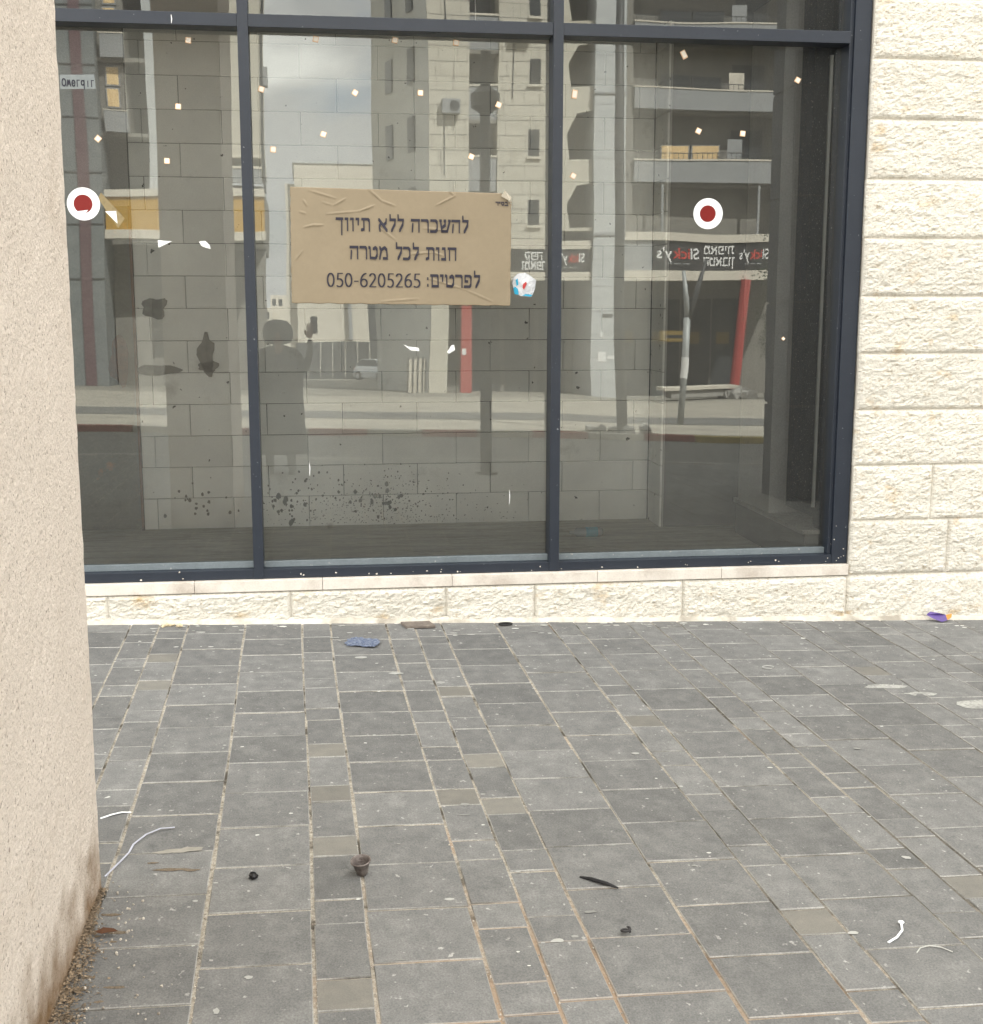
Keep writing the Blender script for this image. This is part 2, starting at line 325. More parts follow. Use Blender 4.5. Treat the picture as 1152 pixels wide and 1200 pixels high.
for u, wd, v0, v1 in rest:
    b2 = paver_mesh(wd, v1-v0, int(u*100)); b2.transform(paver_matrix(u, v0) @ Matrix.Translation((0, 0, random.uniform(-.002, 0))))
    tmp = bpy.data.meshes.new('t'); b2.to_mesh(tmp); b2.free(); bm.from_mesh(tmp); bpy.data.meshes.remove(tmp)
tag(mk('distant_pavers', bm, [M_paver, M_edge], pave), kind='stuff')

# ------------------------------------------------------------------ shop building front
shop = tag(empty('shop_building', (0, 0.2, 0)), 'cream rock-faced limestone shop building with a big navy framed window, straight ahead', 'building')
def P(name, d, mat, bevel=0.0): return box(name, d, mat, shop, bevel)
CR = .3165
def stone(x0, x1, z0, z1, seed, depth=.0115, dx=.0115):
    nx = max(3, int((x1-x0)/dx)); nz = max(3, int((z1-z0)/dx)); bm = bmesh.new(); g = []
    for j in range(nz+1):
        row = []
        for i in range(nx+1):
            x = x0+.0015+(x1-x0-.003)*i/nx; z = z0+.0015+(z1-z0-.003)*j/nz
            e = min(x-x0, x1-x, z-z0, z1-z); kx = min(1, max(0, (e-.005)/.013))
            p = Vector((x*24+seed*3.1-z*9, seed*7.7, z*50)); p += noise.noise_vector(p*.6)*1.1
            h = (.5-1.5*abs(noise.noise(p)))*.55 + noise.noise(p*.45)*.45 + noise.noise(p*2.1)*.3
            h += .55*noise.noise(Vector((x*5, seed*2.0, z*6)))
            y = -.028 - kx*(.006 + depth*(h+.35)) 
            if e < .004: y += .006
            row.append(bm.verts.new((x, y-.2, z)))
        g.append(row)
    for j in range(nz):
        for i in range(nx): bm.faces.new((g[j][i], g[j][i+1], g[j+1][i+1], g[j+1][i]))
    # returns to the wall
    rim = [g[0][i] for i in range(nx+1)] + [g[j][nx] for j in range(1, nz+1)] + [g[nz][i] for i in range(nx-1, -1, -1)] + [g[j][0] for j in range(nz-1, 0, -1)]
    bk = [bm.verts.new((v.co.x, .02-.2, v.co.z)) for v in rim]
    for i in range(len(rim)): bm.faces.new((rim[i], bk[i], bk[(i+1) % len(rim)], rim[(i+1) % len(rim)]))
    return bm
XJ = 2.958
jn = [[3.549, 4.35, 5.2, 6.1], [3.435, 4.2, 5.0, 5.9], [3.78, 4.7, 5.6], [3.95, 4.6, 5.5], [3.72, 4.5, 5.4], [4.0, 4.8, 5.7], [3.86, 4.7, 5.5], [3.74, 4.55, 5.3], [3.92, 4.8, 5.6], [3.8, 4.6, 5.4], [3.9, 4.7], [3.75, 4.6], [3.95, 4.7]]
for r, js in enumerate(jn):
    z0 = .183+CR*r; xs = [XJ+(.003 if r % 2 else 0)] + js + [6.5]
    for a, b in zip(xs, xs[1:]):
        if b-a > .1: mk('stone', stone(a, b, z0, z0+CR, r*17+a), M_stone, shop)
pl = [-2.6, -1.75, -1.183, -.215, .633, 1.131, 1.979, 2.951, 3.8, 4.7, 5.6, 6.5]
for a, b in zip(pl, pl[1:]):
    bm = stone(a, b, -.02, .181, a*9+4, .012)
    for v in bm.verts:   # bottom edge follows the sloping pavement
        tz = T(v.co.x, 0)-.012; v.co.z = .181-(.181-v.co.z)*(.181-tz)/.201
    mk('plinth_stone', bm, M_stone, shop)
sl = [-2.05, -1.4, -.725, -.043, .667, 1.483, 2.2, 2.955]
for a, b in zip(sl, sl[1:]): P('sill_stone', (a+.001, b-.001, -.036, .16, .185, .246), M_smooth, .003)
P('mortar_bed', (2.962, 6.6, -.0215, .16, -.4, 4.42), M_joint)
P('mortar_strip', (-2.7, 2.96, -.0215, .14, -.4, .178), M_joint)
P('base_fillet', (-2.6, 6.6, -.055, -.02, -.3, -.105), M_joint)
bm = bmesh.new()   # wedge of mortar along the foot of the wall
N_ = 60
prev = None
for i in range(N_+1):
    x = -2.6+9.2*i/N_; z = T(x, 0); hh = .020+.008*noise.noise(Vector((x*4, 0, 0))); dd = .030+.014*noise.noise(Vector((x*3, 5, 0)))
    cur = [bm.verts.new((x, -.2-.03, z+hh+.012)), bm.verts.new((x, -.2-.03-dd*.6, z+hh*.7)), bm.verts.new((x, -.2-.03-dd, z-.006))]
    if prev:
        for a in (0, 1): bm.faces.new((prev[a], prev[a+1], cur[a+1], cur[a]))
    prev = cur
mk('mortar_fillet', bm, material('dirty_mortar', (.70, .66, .58), (.50, .46, .39), scale=8, rough=.95, bump=.6, bscale=60, c3=(.33, .30, .25), s3=5, t3=(.5, .68)), shop, smooth=True)
# rest of the masonry, plain
M_mass = material('limestone_mass', (.70, .66, .58), (.62, .58, .50), scale=1.2, rough=.9, bump=.3, bscale=30, fine=.08)
P('upper_wall', (-45, 60, .02, 14, 4.44, 21.5), M_mass)
P('side_wall', (6.6, 60, .0, 14, -1.2, 4.42), M_mass); P('side_wall', (-45, -2.12, .0, 14, -.6, 4.42), M_mass)
bm = bmesh.new()
for fl in range(6):
    for i in range(-14, 20):
        if i % 3: bx(bm, i*3.0, i*3.0+1.3, -.2, -.17, 5.8+fl*2.7, 7.2+fl*2.7)
tag(mk('upper_window', bm, flat('dark_pane', (.03, .035, .04), .15), shop), kind='stuff')
# window frame members (navy aluminium)
frame = mk('window_frame', (lambda b: (bx(b, -2.10, 2.95, .10-.2, .135-.2, .250, .282), b)[1])(bmesh.new()), M_frame, shop)
def FR(name, d, bev=.002): 
    o = box(name, (d[0], d[1], d[2], d[3], d[4], d[5]), M_frame, None, bev); o.data.transform(Matrix.Translation((0, -.2, 0))); o.parent = frame; return o
FR('bottom_rail', (-2.10, 2.95, .0, .098, .249, .300)); 
for x in (-2.045, -.384, 1.242):
    FR('mullion', (x-.027, x+.027, -.006, .13, .2495, 4.40))
FR('jamb', (2.862, 2.953, -.004, .13, .2495, 4.40)); FR('jamb_stop', (2.840, 2.8615, .012, .13, .301, 4.40)); FR('jamb', (-2.11, -2.075, -.004, .13, .2495, 4.40))
FR('jamb_edge', (2.9535, 2.957, .004, .05, .2495, 4.40))
for a, b in ((-2.0175, -.4115), (-.3565, 1.2145), (1.2695, 2.839)):
    FR('transom', (a, b, -.002, .13, 3.109, 3.172)); FR('head_rail', (a, b, -.002, .13, 4.35, 4.41)); 
    o = FR('rail_sheen_band', (a, b, .052, .0975, .3003, .334)); o.data.materials.clear(); o.data.materials.append(M_sheen)  # grey band stands in for sky reflected along the rail's top
bm = bmesh.new(); rnd = random.Random(77)
for i in range(46):
    x, z = rnd.choice([(2.90+rnd.gauss(0, .03), .25+abs(rnd.gauss(0, .10))), (rnd.uniform(-1.3, 2.9), .252+abs(rnd.gauss(0, .012))), (rnd.uniform(-1.3, 2.9), .252+abs(rnd.gauss(0, .02)))])
    r = rnd.uniform(.001, .0045); f = [bm.verts.new((x+r*rnd.uniform(.5, 2)*math.cos(q*1.05), -.2-.0078, z+r*rnd.uniform(.5, 1.6)*math.sin(q*1.05))) for q in range(6)]
    if z > .2505+r*1.6 and x < 2.95-r*2: bm.faces.new(f)
o = mk('paint_flecks', bm, M_smooth, frame); tag(o, kind='stuff')
def ray(px, py): return (R2*((px-576)/1481.1) + D2*((py-600)/1481.1) + F).normalized()
GN = -ray(365, 372)     # the panes lean a little: their normal
def gy(x, z, xc): return .085 + (GN.x*(x-xc)+GN.z*(z-1.7))/-GN.y
def gfy(x, z):
    xc = -1.2 if x < -.384 else (.43 if x < 1.242 else 2.05); return gy(x, z, xc)
for (a, b) in ((-2.03, -.40), (-.37, 1.228), (1.256, 2.85)):
    for (z0, z1) in ((.29, 3.12), (3.16, 4.36)):
        xc = (a+b)/2; bm = bmesh.new(); c = []
        for th in (0, .008):
            for x, z in ((a, z0), (b, z0), (b, z1), (a, z1)):
                c.append(bm.verts.new((x, gy(x, z if z1 < 3.5 else z-2.0, xc)+th-.2, z)))
        f0 = bm.faces.new(c[:4]); bm.faces.new(c[4:][::-1])
        for i in range(4): bm.faces.new((c[i], c[4+i], c[4+(i+1) % 4], c[(i+1) % 4]))
        bm.faces.ensure_lookup_table(); bm.normal_update()
        for f in bm.faces: f.material_index = 0 if f is f0 else 1
        if f0.normal.y > 0: bmesh.ops.reverse_faces(bm, faces=bm.faces[:])
        me = bpy.data.meshes.new('glass_pane'); bm.to_mesh(me); bm.free(); me.materials.append(M_glass); me.materials.append(M_clear)
        o = bpy.data.objects.new('glass_pane', me); COL.objects.link(o); o.parent = frame

# ------------------------------------------------------------------ shop interior
flo = box('shop_floor', (-3.4, 3.6, .16, 2.6, -.1, .183), M_floor_in); tag(flo, kind='structure')
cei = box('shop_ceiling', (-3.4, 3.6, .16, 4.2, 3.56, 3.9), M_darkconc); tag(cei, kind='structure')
bwall = tag(empty('block_wall', (0, 2.0, .183)), 'grey aerated block wall at the back of the empty shop', 'wall')
box('backing', (-1.27, 2.30, 2.012, 2.2, .183, 3.56), M_mortar_d, bwall)
BW, BH = .517, .2155
bc = {}
for r in range(16):
    z = .183+BH*r; off = -.135 if r % 2 == 0 else .107
    x = off-BW*5
    while x < 2.27:
        a, b = max(x, -1.262), min(x+BW, 2.286)
        if b-a > .04 and z < 3.5:
            ky = (round(b-a, 3), r % 3)
            if ky not in bc:
                rnd = random.Random(r*7+int(x*10)); bm = bmesh.new(); v = bx(bm, .0018, b-a-.0018, -.012, 0, .0018, BH-.0018)
                for q in v: q.co += Vector((rnd.uniform(-.0015, .0015), 0, rnd.uniform(-.001, .001)))
                bmesh.ops.bevel(bm, geom=[e for e in bm.edges if all(q.co.y < -.01 for q in e.verts)], offset=.003, segments=1, affect='EDGES')
                bmesh.ops.recalc_face_normals(bm, faces=bm.faces)
                me = bpy.data.meshes.new('block'); bm.to_mesh(me); bm.free(); me.materials.append(M_block); bc[ky] = me
            link('block', bc[ky], None, bwall, (a, .012-random.uniform(0, .0015), z-.183))
        x += BW
# dark plaster losses on the blocks
M_loss = material('missing_render_patch', (.20, .197, .18), (.13, .127, .117), scale=20, rough=1)
def patch(xc, zc, w_, h_, seed, mat=M_loss, name='render_patch', y=-.0155, par=bwall):
    rnd = random.Random(seed); bm = bmesh.new(); n = 22
    ring = []
    for i in range(n):
        a = 2*math.pi*i/n; rr = 1+.55*noise.noise(Vector((math.cos(a)*1.4+seed, math.sin(a)*1.4, seed))) 
        ring.append((xc+w_*.5*rr*math.cos(a), zc-.183+h_*.5*rr*math.sin(a)))
    f = [bm.verts.new((a_, y, b_)) for a_, b_ in ring]; c = [bm.verts.new((a_, y+.004, b_)) for a_, b_ in ring]
    bm.faces.new(f)
    for i in range(n): bm.faces.new((f[i], c[i], c[(i+1) % n], f[(i+1) % n]))
    return mk(name, bm, mat, par)
patch(-1.13, 1.70, .17, .14, 3.2); patch(-.80, 1.38, .11, .26, 6.1); patch(-1.10, 1.28, .26, .07, 9.4); patch(-.79, 1.30, .15, .08, 11.4)
def splats(bm, x0, x1, z0, z1, n, rmin, rmax, seed):
    rnd = random.Random(seed)
    for _ in range(n):
        x, z, r = rnd.gauss((x0+x1)/2, (x1-x0)/4), rnd.gauss((z0+z1)/2, (z1-z0)/4), rnd.uniform(rmin, rmax)**1
        if z < .20: continue
        k_ = 7; f = [bm.verts.new((x+r*rnd.uniform(.6, 1.2)*math.cos(6.283*i/k_), -.0150, z-.183+r*rnd.uniform(.7, 1.5)*math.sin(6.283*i/k_))) for i in range(k_)]
        bm.faces.new(f)
bm = bmesh.new(); splats(bm, -.50, .1, .22, .62, 80, .0015, .010, 1); splats(bm, -.50, -.2, .25, .45, 14, .010, .020, 7); splats(bm, -.05, .85, .2, .6, 260, .0012, .006, 2); splats(bm, .1, .5, .25, .5, 30, .004, .016, 4)
splats(bm, -1.1, -.6, .2, .5, 20, .004, .012, 8)
rnd = random.Random(31)
for _ in range(500):
    x = rnd.gauss(.35, .42); z = .2+abs(rnd.gauss(0, .11)); r = rnd.uniform(.001, .0045)
    if -.5 < x < 2.2: bm.faces.new([bm.verts.new((x+r*rnd.uniform(.5, 2)*math.cos(i*1.257), -.0148, z-.183+r*rnd.uniform(.5, 1.2)*math.sin(i*1.257))) for i in range(5)])
tag(mk('mud_splatter', bm, M_loss, bwall), kind='stuff')
# left opening with a rusty dark sheet
box('backing', (-3.4, -1.69, 2.02, 2.2, .183, 3.56), M_conc, bwall)
box('lintel', (-1.69, -1.27, 2.0, 2.2, 2.36, 3.56), M_conc, bwall)
door = box('door_sheet', (-1.69, -1.275, 2.03, 2.05, .183, 2.36), M_rustdoor, bwall)
box('rusty_edge', (-1.278, -1.262, 1.975, 2.02, .183, 2.36), M_rust, bwall)
patch(-1.38, 1.35, .13, .34, 21, M_rust, 'rust_patch', .018)
# right return, dark opening, pale column, knee wall and side window
box('return_wall', (2.302, 2.318, 1.67, 2.2, .183, 3.56), M_conc, bwall)
for r in range(16):
    box('block', (2.288, 2.3015, 1.664 if r % 2 else 1.80, 1.985, .186+BH*r, .183+BH*(r+1)-.003), M_block, bwall)
    if r % 2 == 0: box('block', (2.288, 2.3015, 1.664, 1.795, .186+BH*r, .183+BH*(r+1)-.003), M_block, bwall)
iw = tag(empty('shop_side_wall', (2.8, .8, .183)), 'dark inner side wall of the shop with low ledge and navy framed window, behind the right pane', 'wall')
box('dark_opening_sheet', (2.319, 3.1, 1.67, 1.71, .183, 3.56), M_darkconc, iw); box('dark_opening_sheet', (2.42, 2.44, 1.68, 2.6, .183, 3.56), M_darkconc, iw)  # dark sheets stand in for the unlit room beyond the opening
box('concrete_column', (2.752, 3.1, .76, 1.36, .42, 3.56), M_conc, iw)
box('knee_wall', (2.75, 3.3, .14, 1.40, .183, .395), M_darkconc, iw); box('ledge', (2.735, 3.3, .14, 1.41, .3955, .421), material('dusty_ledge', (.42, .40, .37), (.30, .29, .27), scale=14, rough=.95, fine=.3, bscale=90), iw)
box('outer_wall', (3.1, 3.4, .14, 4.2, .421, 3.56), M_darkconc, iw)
M_matn = material('matt_navy_paint', (.016, .024, .038), (.012, .018, .03), scale=4, rough=.85, spec=.06, speck=(.16, .17, .18), speck_t=(.66, .72), speck_s=70)
sf = box('window_frame', (2.86, 2.93, .14, .752, .47, .54), M_matn, iw)
for d in ((2.86, 2.93, .66, .752, .5405, 3.5), (2.82, 2.93, .14, .20, .5405, 3.5)): box('frame_bar', d, M_matn, iw)
box('navy_panel', (2.90, 2.915, .20, .66, .5405, 3.5), material('dirty_navy_panel', (.030, .042, .062), (.02, .03, .045), scale=6, rough=.85, spec=.06, speck=(.25, .27, .28), speck_t=(.64, .70), speck_s=70), iw)
box('edge_glint_strip', (2.800, 2.816, .165, .180, .55, 3.08), M_glint, iw)  # pale strip stands in for light caught on the window edge
box('reveal_panel', (2.842, 2.86, .14, .26, .4215, 3.55), M_matn, iw)
lw = tag(box('shop_left_wall', (-3.4, -3.2, .16, 2.0, .18, 3.56), M_conc), 'bare concrete wall closing the left end of the empty shop', 'wall')
# bits on the shop floor
def floorz(x, y): return .183
b = empty('plastic_bottle', (1.72, 1.35, .215)); tag(b, 'small crushed clear bottle with blue label on the shop floor', 'bottle')
M_pl = flat('clear_plastic_grey', (.30, .33, .34), .2); M_blue = flat('blue_label', (.06, .30, .42), .4)
bm = bmesh.new(); tube(bm, [(-.13, 0, 0), (-.10, 0, 0), (-.08, 0, .002), (.08, .01, 0), (.10, .01, 0)], [.011, .012, .030, .031, .02], 12); mk('bottle_body', bm, M_pl, b, smooth=True)
bm = bmesh.new(); tube(bm, [(-.02, .004, .001), (.06, .009, .001)], .033, 12); mk('bottle_label', bm, M_blue, b)

# ------------------------------------------------------------------ stucco pillar on the left
pil = tag(empty('stucco_pillar', (-1.0, -4.1, 0)), 'thick beige rough-stucco pillar filling the left edge, dirt at its foot', 'pillar')
bm = bmesh.new()
vx0, vx1, vy0, vy1 = -1.18, -.69, -5.02, -3.20
ys_ = [vy0+(vy1-vy0)*i/46 for i in range(47)]; zs_ = [-.05+6.05*i/160 for i in range(161)]
g = [[bm.verts.new((vx1+.0030*noise.noise(Vector((0, y*34, z*34)))+.0015*noise.noise(Vector((3, y*3, z*3)))+1.0, y+4.1, z)) for y in ys_] for z in zs_]
for j in range(160):
    for i in range(46): bm.faces.new((g[j][i], g[j][i+1], g[j+1][i+1], g[j+1][i]))
l = [[bm.verts.new((vx0+1.0, y+4.1, z)) for y in (vy0, vy1)] for z in (zs_[0], zs_[-1])]
bm.faces.new([l[0][1], l[0][0], l[1][0], l[1][1]])
bm.faces.new([g[j][-1] for j in range(161)] + [l[1][1], l[0][1]]); bm.faces.new([g[j][0] for j in range(160, -1, -1)] + [l[0][0], l[1][0]])
bm.faces.new([g[160][i] for i in range(47)] + [l[1][1], l[1][0]])
o = mk('pillar_shaft', bm, M_stucco, pil)
# brown splash-back stain towards the foot: a coat of dirt with a shape of its own
tn = M_stucco.node_tree; N = tn.nodes; k = tn.links.new
gz = N.new('ShaderNodeNewGeometry'); sx_ = N.new('ShaderNodeSeparateXYZ'); k(gz.outputs['Position'], sx_.inputs[0])
nz_ = N.new('ShaderNodeTexNoise'); nz_.inputs['Scale'].default_value = 7; nz_.inputs['Detail'].default_value = 8; k(gz.outputs['Position'], nz_.inputs['Vector'])
ma = N.new('ShaderNodeMath'); ma.operation = 'MULTIPLY_ADD'; ma.inputs[1].default_value = .5; k(nz_.outputs['Fac'], ma.inputs[0]); k(sx_.outputs['Z'], ma.inputs[2])
rg = N.new('ShaderNodeMapRange'); rg.inputs[1].default_value = .50; rg.inputs[2].default_value = .25; k(ma.outputs[0], rg.inputs[0])
mm = N.new('ShaderNodeMix'); mm.data_type = 'RGBA'; mm.inputs[7].default_value = (.20, .125, .065, 1)
bs = N['Principled BSDF']; src = bs.inputs['Base Color'].links[0].from_socket; k(src, mm.inputs[6]); k(rg.outputs[0], mm.inputs[0]); k(mm.outputs[2], bs.inputs['Base Color'])

# ------------------------------------------------------------------ lettering by broad-nib strokes
HEB = {
 'ל': (.60, [[(.08,1.38),(.10,1.02)],[(.08,1),(.56,1)],[(.54,1),(.52,.62),(.22,.02)]]),
 'ה': (.80, [[(.0,1),(.72,1)],[(.69,1),(.69,.02)],[(.12,.62),(.07,.02)]]),
 'ש': (.98, [[(.06,1),(.18,.06)],[(.18,.05),(.68,.05)],[(.68,.06),(.92,1)],[(.46,1),(.50,.60),(.16,.36)],[(.0,1),(.12,1)],[(.40,1),(.52,1)],[(.82,1),(.96,1)]]),
 'כ': (.72, [[(.03,1),(.46,1),(.60,.82),(.60,.2),(.46,.02),(.0,.02)]]),
 'ר': (.70, [[(.0,1),(.50,1),(.60,.86),(.60,.02)]]),
 'א': (.86, [[(.05,1),(.78,.02)],[(.72,1),(.70,.72),(.46,.48)],[(.26,.70),(.08,.38),(.14,.02)]]),
 'ת': (.84, [[(.05,1),(.60,1),(.72,.86),(.72,.02)],[(.22,1),(.22,.12),(.0,.04)]]),
 'י': (.34, [[(.0,1),(.22,1)],[(.20,1),(.18,.55)]]),
 'ו': (.36, [[(.0,1),(.22,1)],[(.20,1),(.20,.02)]]),
 'ך': (.68, [[(.0,1),(.58,1)],[(.50,1),(.48,-.36)]]),
 'ן': (.36, [[(.0,1),(.22,1)],[(.20,1),(.20,-.36)]]),
 'ח': (.80, [[(.0,1),(.74,1)],[(.12,1),(.12,.02)],[(.70,1),(.70,.02)]]),
 'נ': (.48, [[(.08,1),(.30,1)],[(.30,1),(.34,.02)],[(.36,.03),(.0,.03)]]),
 'ט': (.84, [[(.0,1),(.10,.92),(.12,.06),(.62,.03),(.76,.30),(.76,.80),(.62,1),(.42,.86)]]),
 'מ': (.84, [[(.05,1),(.18,.72),(.03,.02)],[(.18,.78),(.50,1),(.70,.78),(.74,.03)],[(.72,.03),(.38,.03)]]),
 'פ': (.76, [[(.30,.50),(.06,.52),(.06,1),(.50,1),(.64,.84),(.62,.2),(.50,.03),(.0,.03)]]),
 'ם': (.80, [[(.0,1),(.60,1),(.68,.9),(.70,.03),(.12,.03),(.12,1)]]),
 'ב': (.76, [[(.05,1),(.48,1),(.56,.9),(.56,.03)],[(.0,.03),(.70,.03)]]),
 'ס': (.74, [[(.0,1),(.58,1),(.64,.5),(.46,.05),(.26,.05),(.08,.5),(.08,1)]]),
 'ד': (.70, [[(.0,1),(.64,1)],[(.54,1),(.52,.02)]]),
 'ק': (.76, [[(.0,1),(.60,1),(.64,.6),(.42,.10)],[(.12,.62),(.10,-.36)]]),
 '"': (.34, [[(.02,1.02),(.0,.74)],[(.20,1.02),(.18,.74)]]),
 ':': (.26, [[(.10,.72),(.11,.70)],[(.10,.12),(.11,.10)]]),
 ' ': (.44, [])}
def arc(cx, cy, rx, ry, a0, a1, n=14): return [(cx+rx*math.cos(math.radians(a0+(a1-a0)*i/n)), cy+ry*math.sin(math.radians(a0+(a1-a0)*i/n))) for i in range(n+1)]
DIG = {
 '0': (.74, [arc(.32, .6, .28, .56, 0, 360, 26)]),
 '5': (.70, [[(.54,1.16),(.16,1.16),(.12,.66)], [(.12,.66)]+arc(.26, .36, .30, .34, 100, -130, 16)]),
 '2': (.72, [arc(.30, .86, .25, .30, 160, -20, 12)+[(.46,.60),(.05,.04)], [(.05,.04),(.58,.04)]]),
 '6': (.74, [arc(.62, .46, .56, .72, 100, 180, 10), arc(.34, .36, .28, .32, 0, 360, 20)]),
 '-': (.46, [[(.05,.5),(.33,.5)]])}
def hull(pts):
    pts = sorted(set(pts))
    def half(ps):
        h = []
        for p in ps:
            while len(h) > 1 and (h[-1][0]-h[-2][0])*(p[1]-h[-2][1]) - (h[-1][1]-h[-2][1])*(p[0]-h[-2][0]) <= 0: h.pop()
            h.append(p)
        return h
    a, b = half(pts), half(pts[::-1]); return a[:-1]+b[:-1]
def strokes(bm, s, table, x, z, sx, sz, nw, nh, put, rtl=False, layer=0.0):
    """writes s from left to right (s already in visual order); returns width"""
    x0 = x; e = 0
    for ch in s:
        wd, st_ = table[ch]
        for line in st_:
            for p, q in zip(line, line[1:]):
                c = []
                for r in (p, q):
                    for a in (-1, 1):
                        for b in (-1, 1): c.append((round(x+r[0]*sx+a*nw/2, 6), round(z+r[1]*sz+b*nh/2, 6)))
                e += 1
                f = [bm.verts.new(put(a, b, (e % 5)*.00008)) for a, b in hull(c)]
                bm.faces.new(f)
        x += wd*sx+.14*sx*(.6 if table is DIG else 1)
    return x-x0
def width(s, table, sx): return sum(table[c][0]*sx+.14*sx*(.6 if table is DIG else 1) for c in s)-.14*sx

# ------------------------------------------------------------------ things stuck on the glass
SY = .050
sign = tag(empty('paper_sign', (.42, SY, 2.02)), 'brown kraft paper sign with black Hebrew lettering and phone number on the middle pane', 'sign')
bm = bmesh.new(); nx, nz = 250, 128; g = []
c00, c10, c11, c01 = (-.167, 2.327), (1.003, 2.305), (.998, 1.712), (-.173, 1.727)
creases = [((-.07,2.31),(.07,2.27),.004),((.06,2.235),(.12,2.27),.005),((.0,2.25),(.05,2.235),.003),((.24,2.32),(.31,2.26),.006),((.31,2.26),(.38,2.235),.005),((.19,2.205),(.27,2.235),.006),((.02,2.19),(.19,2.205),.004),
           ((-.10,2.12),(-.04,2.135),.005),((-.05,2.13),(.0,2.132),.005),((.60,2.24),(.70,2.29),.005),((.70,2.29),(.66,2.32),.004),((.30,2.12),(.38,2.06),.004),((.53,2.12),(.66,2.11),.004),
           ((.46,1.985),(.58,1.995),.005),((.58,1.995),(.64,1.975),.005),((-.15,1.95),(-.11,2.0),.004),((.55,1.86),(.75,1.80),.004),((.75,1.80),(.90,1.735),.003),((.3,1.735),(.5,1.75),.003),((-.08,2.23),(-.10,2.26),.005),((-.12,2.2),(-.09,2.19),.004)]
def sdist(px, pz, a, b):
    ax, az = a; bx_, bz = b; dx, dz = bx_-ax, bz-az; t_ = max(0, min(1, ((px-ax)*dx+(pz-az)*dz)/(dx*dx+dz*dz)))
    d = math.hypot(px-ax-t_*dx, pz-az-t_*dz); s = (px-ax)*dz-(pz-az)*dx; return d, (1 if s > 0 else -1), t_
def sign_h(x, z):
    h = .0035*noise.noise(Vector((x*3, 0, z*3)))+.0012*noise.noise(Vector((x*9, 2, z*9)))
    for a, b, amp in creases:
        d, s, t_ = sdist(x, z, a, b)
        if d < .02: h += amp*1.15*math.exp(-(d/.0036)**2)*(.35+.65*math.sin(math.pi*min(1, max(0, t_))))
    return h
for j in range(nz+1):
    row = []
    for i in range(nx+1):
        u, v = i/nx, j/nz
        x = (c01[0]*(1-u)+c11[0]*u)*(1-v)+(c00[0]*(1-u)+c10[0]*u)*v; z = (c01[1]*(1-u)+c11[1]*u)*(1-v)+(c00[1]*(1-u)+c10[1]*u)*v
        if u > .985 or u < .01: x += .003*noise.noise(Vector((0, 0, z*25)))
        if v < .02: z += .004*noise.noise(Vector((x*18, 0, 0)))
        row.append(bm.verts.new((x-.42, -sign_h(x, z), z-2.02)))
    g.append(row)
for j in range(nz):
    for i in range(nx):
        if (nx-i)*.00468+(nz-j)*.0046 < .055+.01*math.sin(j*1.7): continue     # torn corner
        bm.faces.new((g[j][i], g[j][i+1], g[j+1][i+1], g[j+1][i]))
bmesh.ops.delete(bm, geom=[v for v in bm.verts if not v.link_faces], context='VERTS')
sh = mk('sheet', bm, M_card, sign, smooth=True)
so = sh.modifiers.new('s', 'SOLIDIFY'); so.thickness = .0015; so.offset = -1 if sh.data.polygons[0].normal.y < 0 else 1
def put(x, z, e): return (x-.42, -sign_h(x, z)-.0040-e, z-2.02)
def heb_line(name, s, xl, xr, zb, hh, nw, nh, tilt=-.019):
    vis = s[::-1]; sx = (xr-xl)/width(vis, HEB, 1.0); bm = bmesh.new()
    f = lambda x, z, e: put(x, z+tilt*(x-xl)*.6, e)
    bm.free(); x = xl
    for wd_ in vis.split(' '):
        bm = bmesh.new(); x += strokes(bm, wd_, HEB, x, zb, sx, hh, nw, nh, f); mk(name, bm, M_ink, sign)
        x += (HEB[' '][0]+.14)*sx
heb_line('word', 'להשכרה ללא תיווך', .070, .770, 2.108, .058, .0063, .0138)
heb_line('word', 'חנות לכל מטרה', .140, .706, 1.962, .058, .0063, .0138)
heb_line('word', 'לפרטים:', .545, .832, 1.815, .058, .0063, .0138)
heb_line('small_text', 'בס"ד', .918, .984, 2.243, .016, .0035, .0055)
bm = bmesh.new(); s_ = '050-6205265'; sx = (.512-.016)/width(s_, DIG, 1.0); strokes(bm, s_, DIG, .016, 1.812, sx, .061, .0074, .0050, lambda x, z, e: put(x, z-.006*(x-.016), e)); mk('phone_number', bm, M_ink, sign)
bm = bmesh.new()   # curled torn corner, paler inside
v = [bm.verts.new(p) for p in ((.525, -.012, .27), (.545, -.022, .30), (.582, -.010, .262), (.570, -.024, .245), (.578, -.004, .230))]
bm.faces.new((v[0], v[1], v[3])); bm.faces.new((v[1], v[2], v[3])); bm.faces.new((v[3], v[2], v[4]))
mk('curled_corner', bm, flat('card_back', (.50, .45, .36), .7), sign)

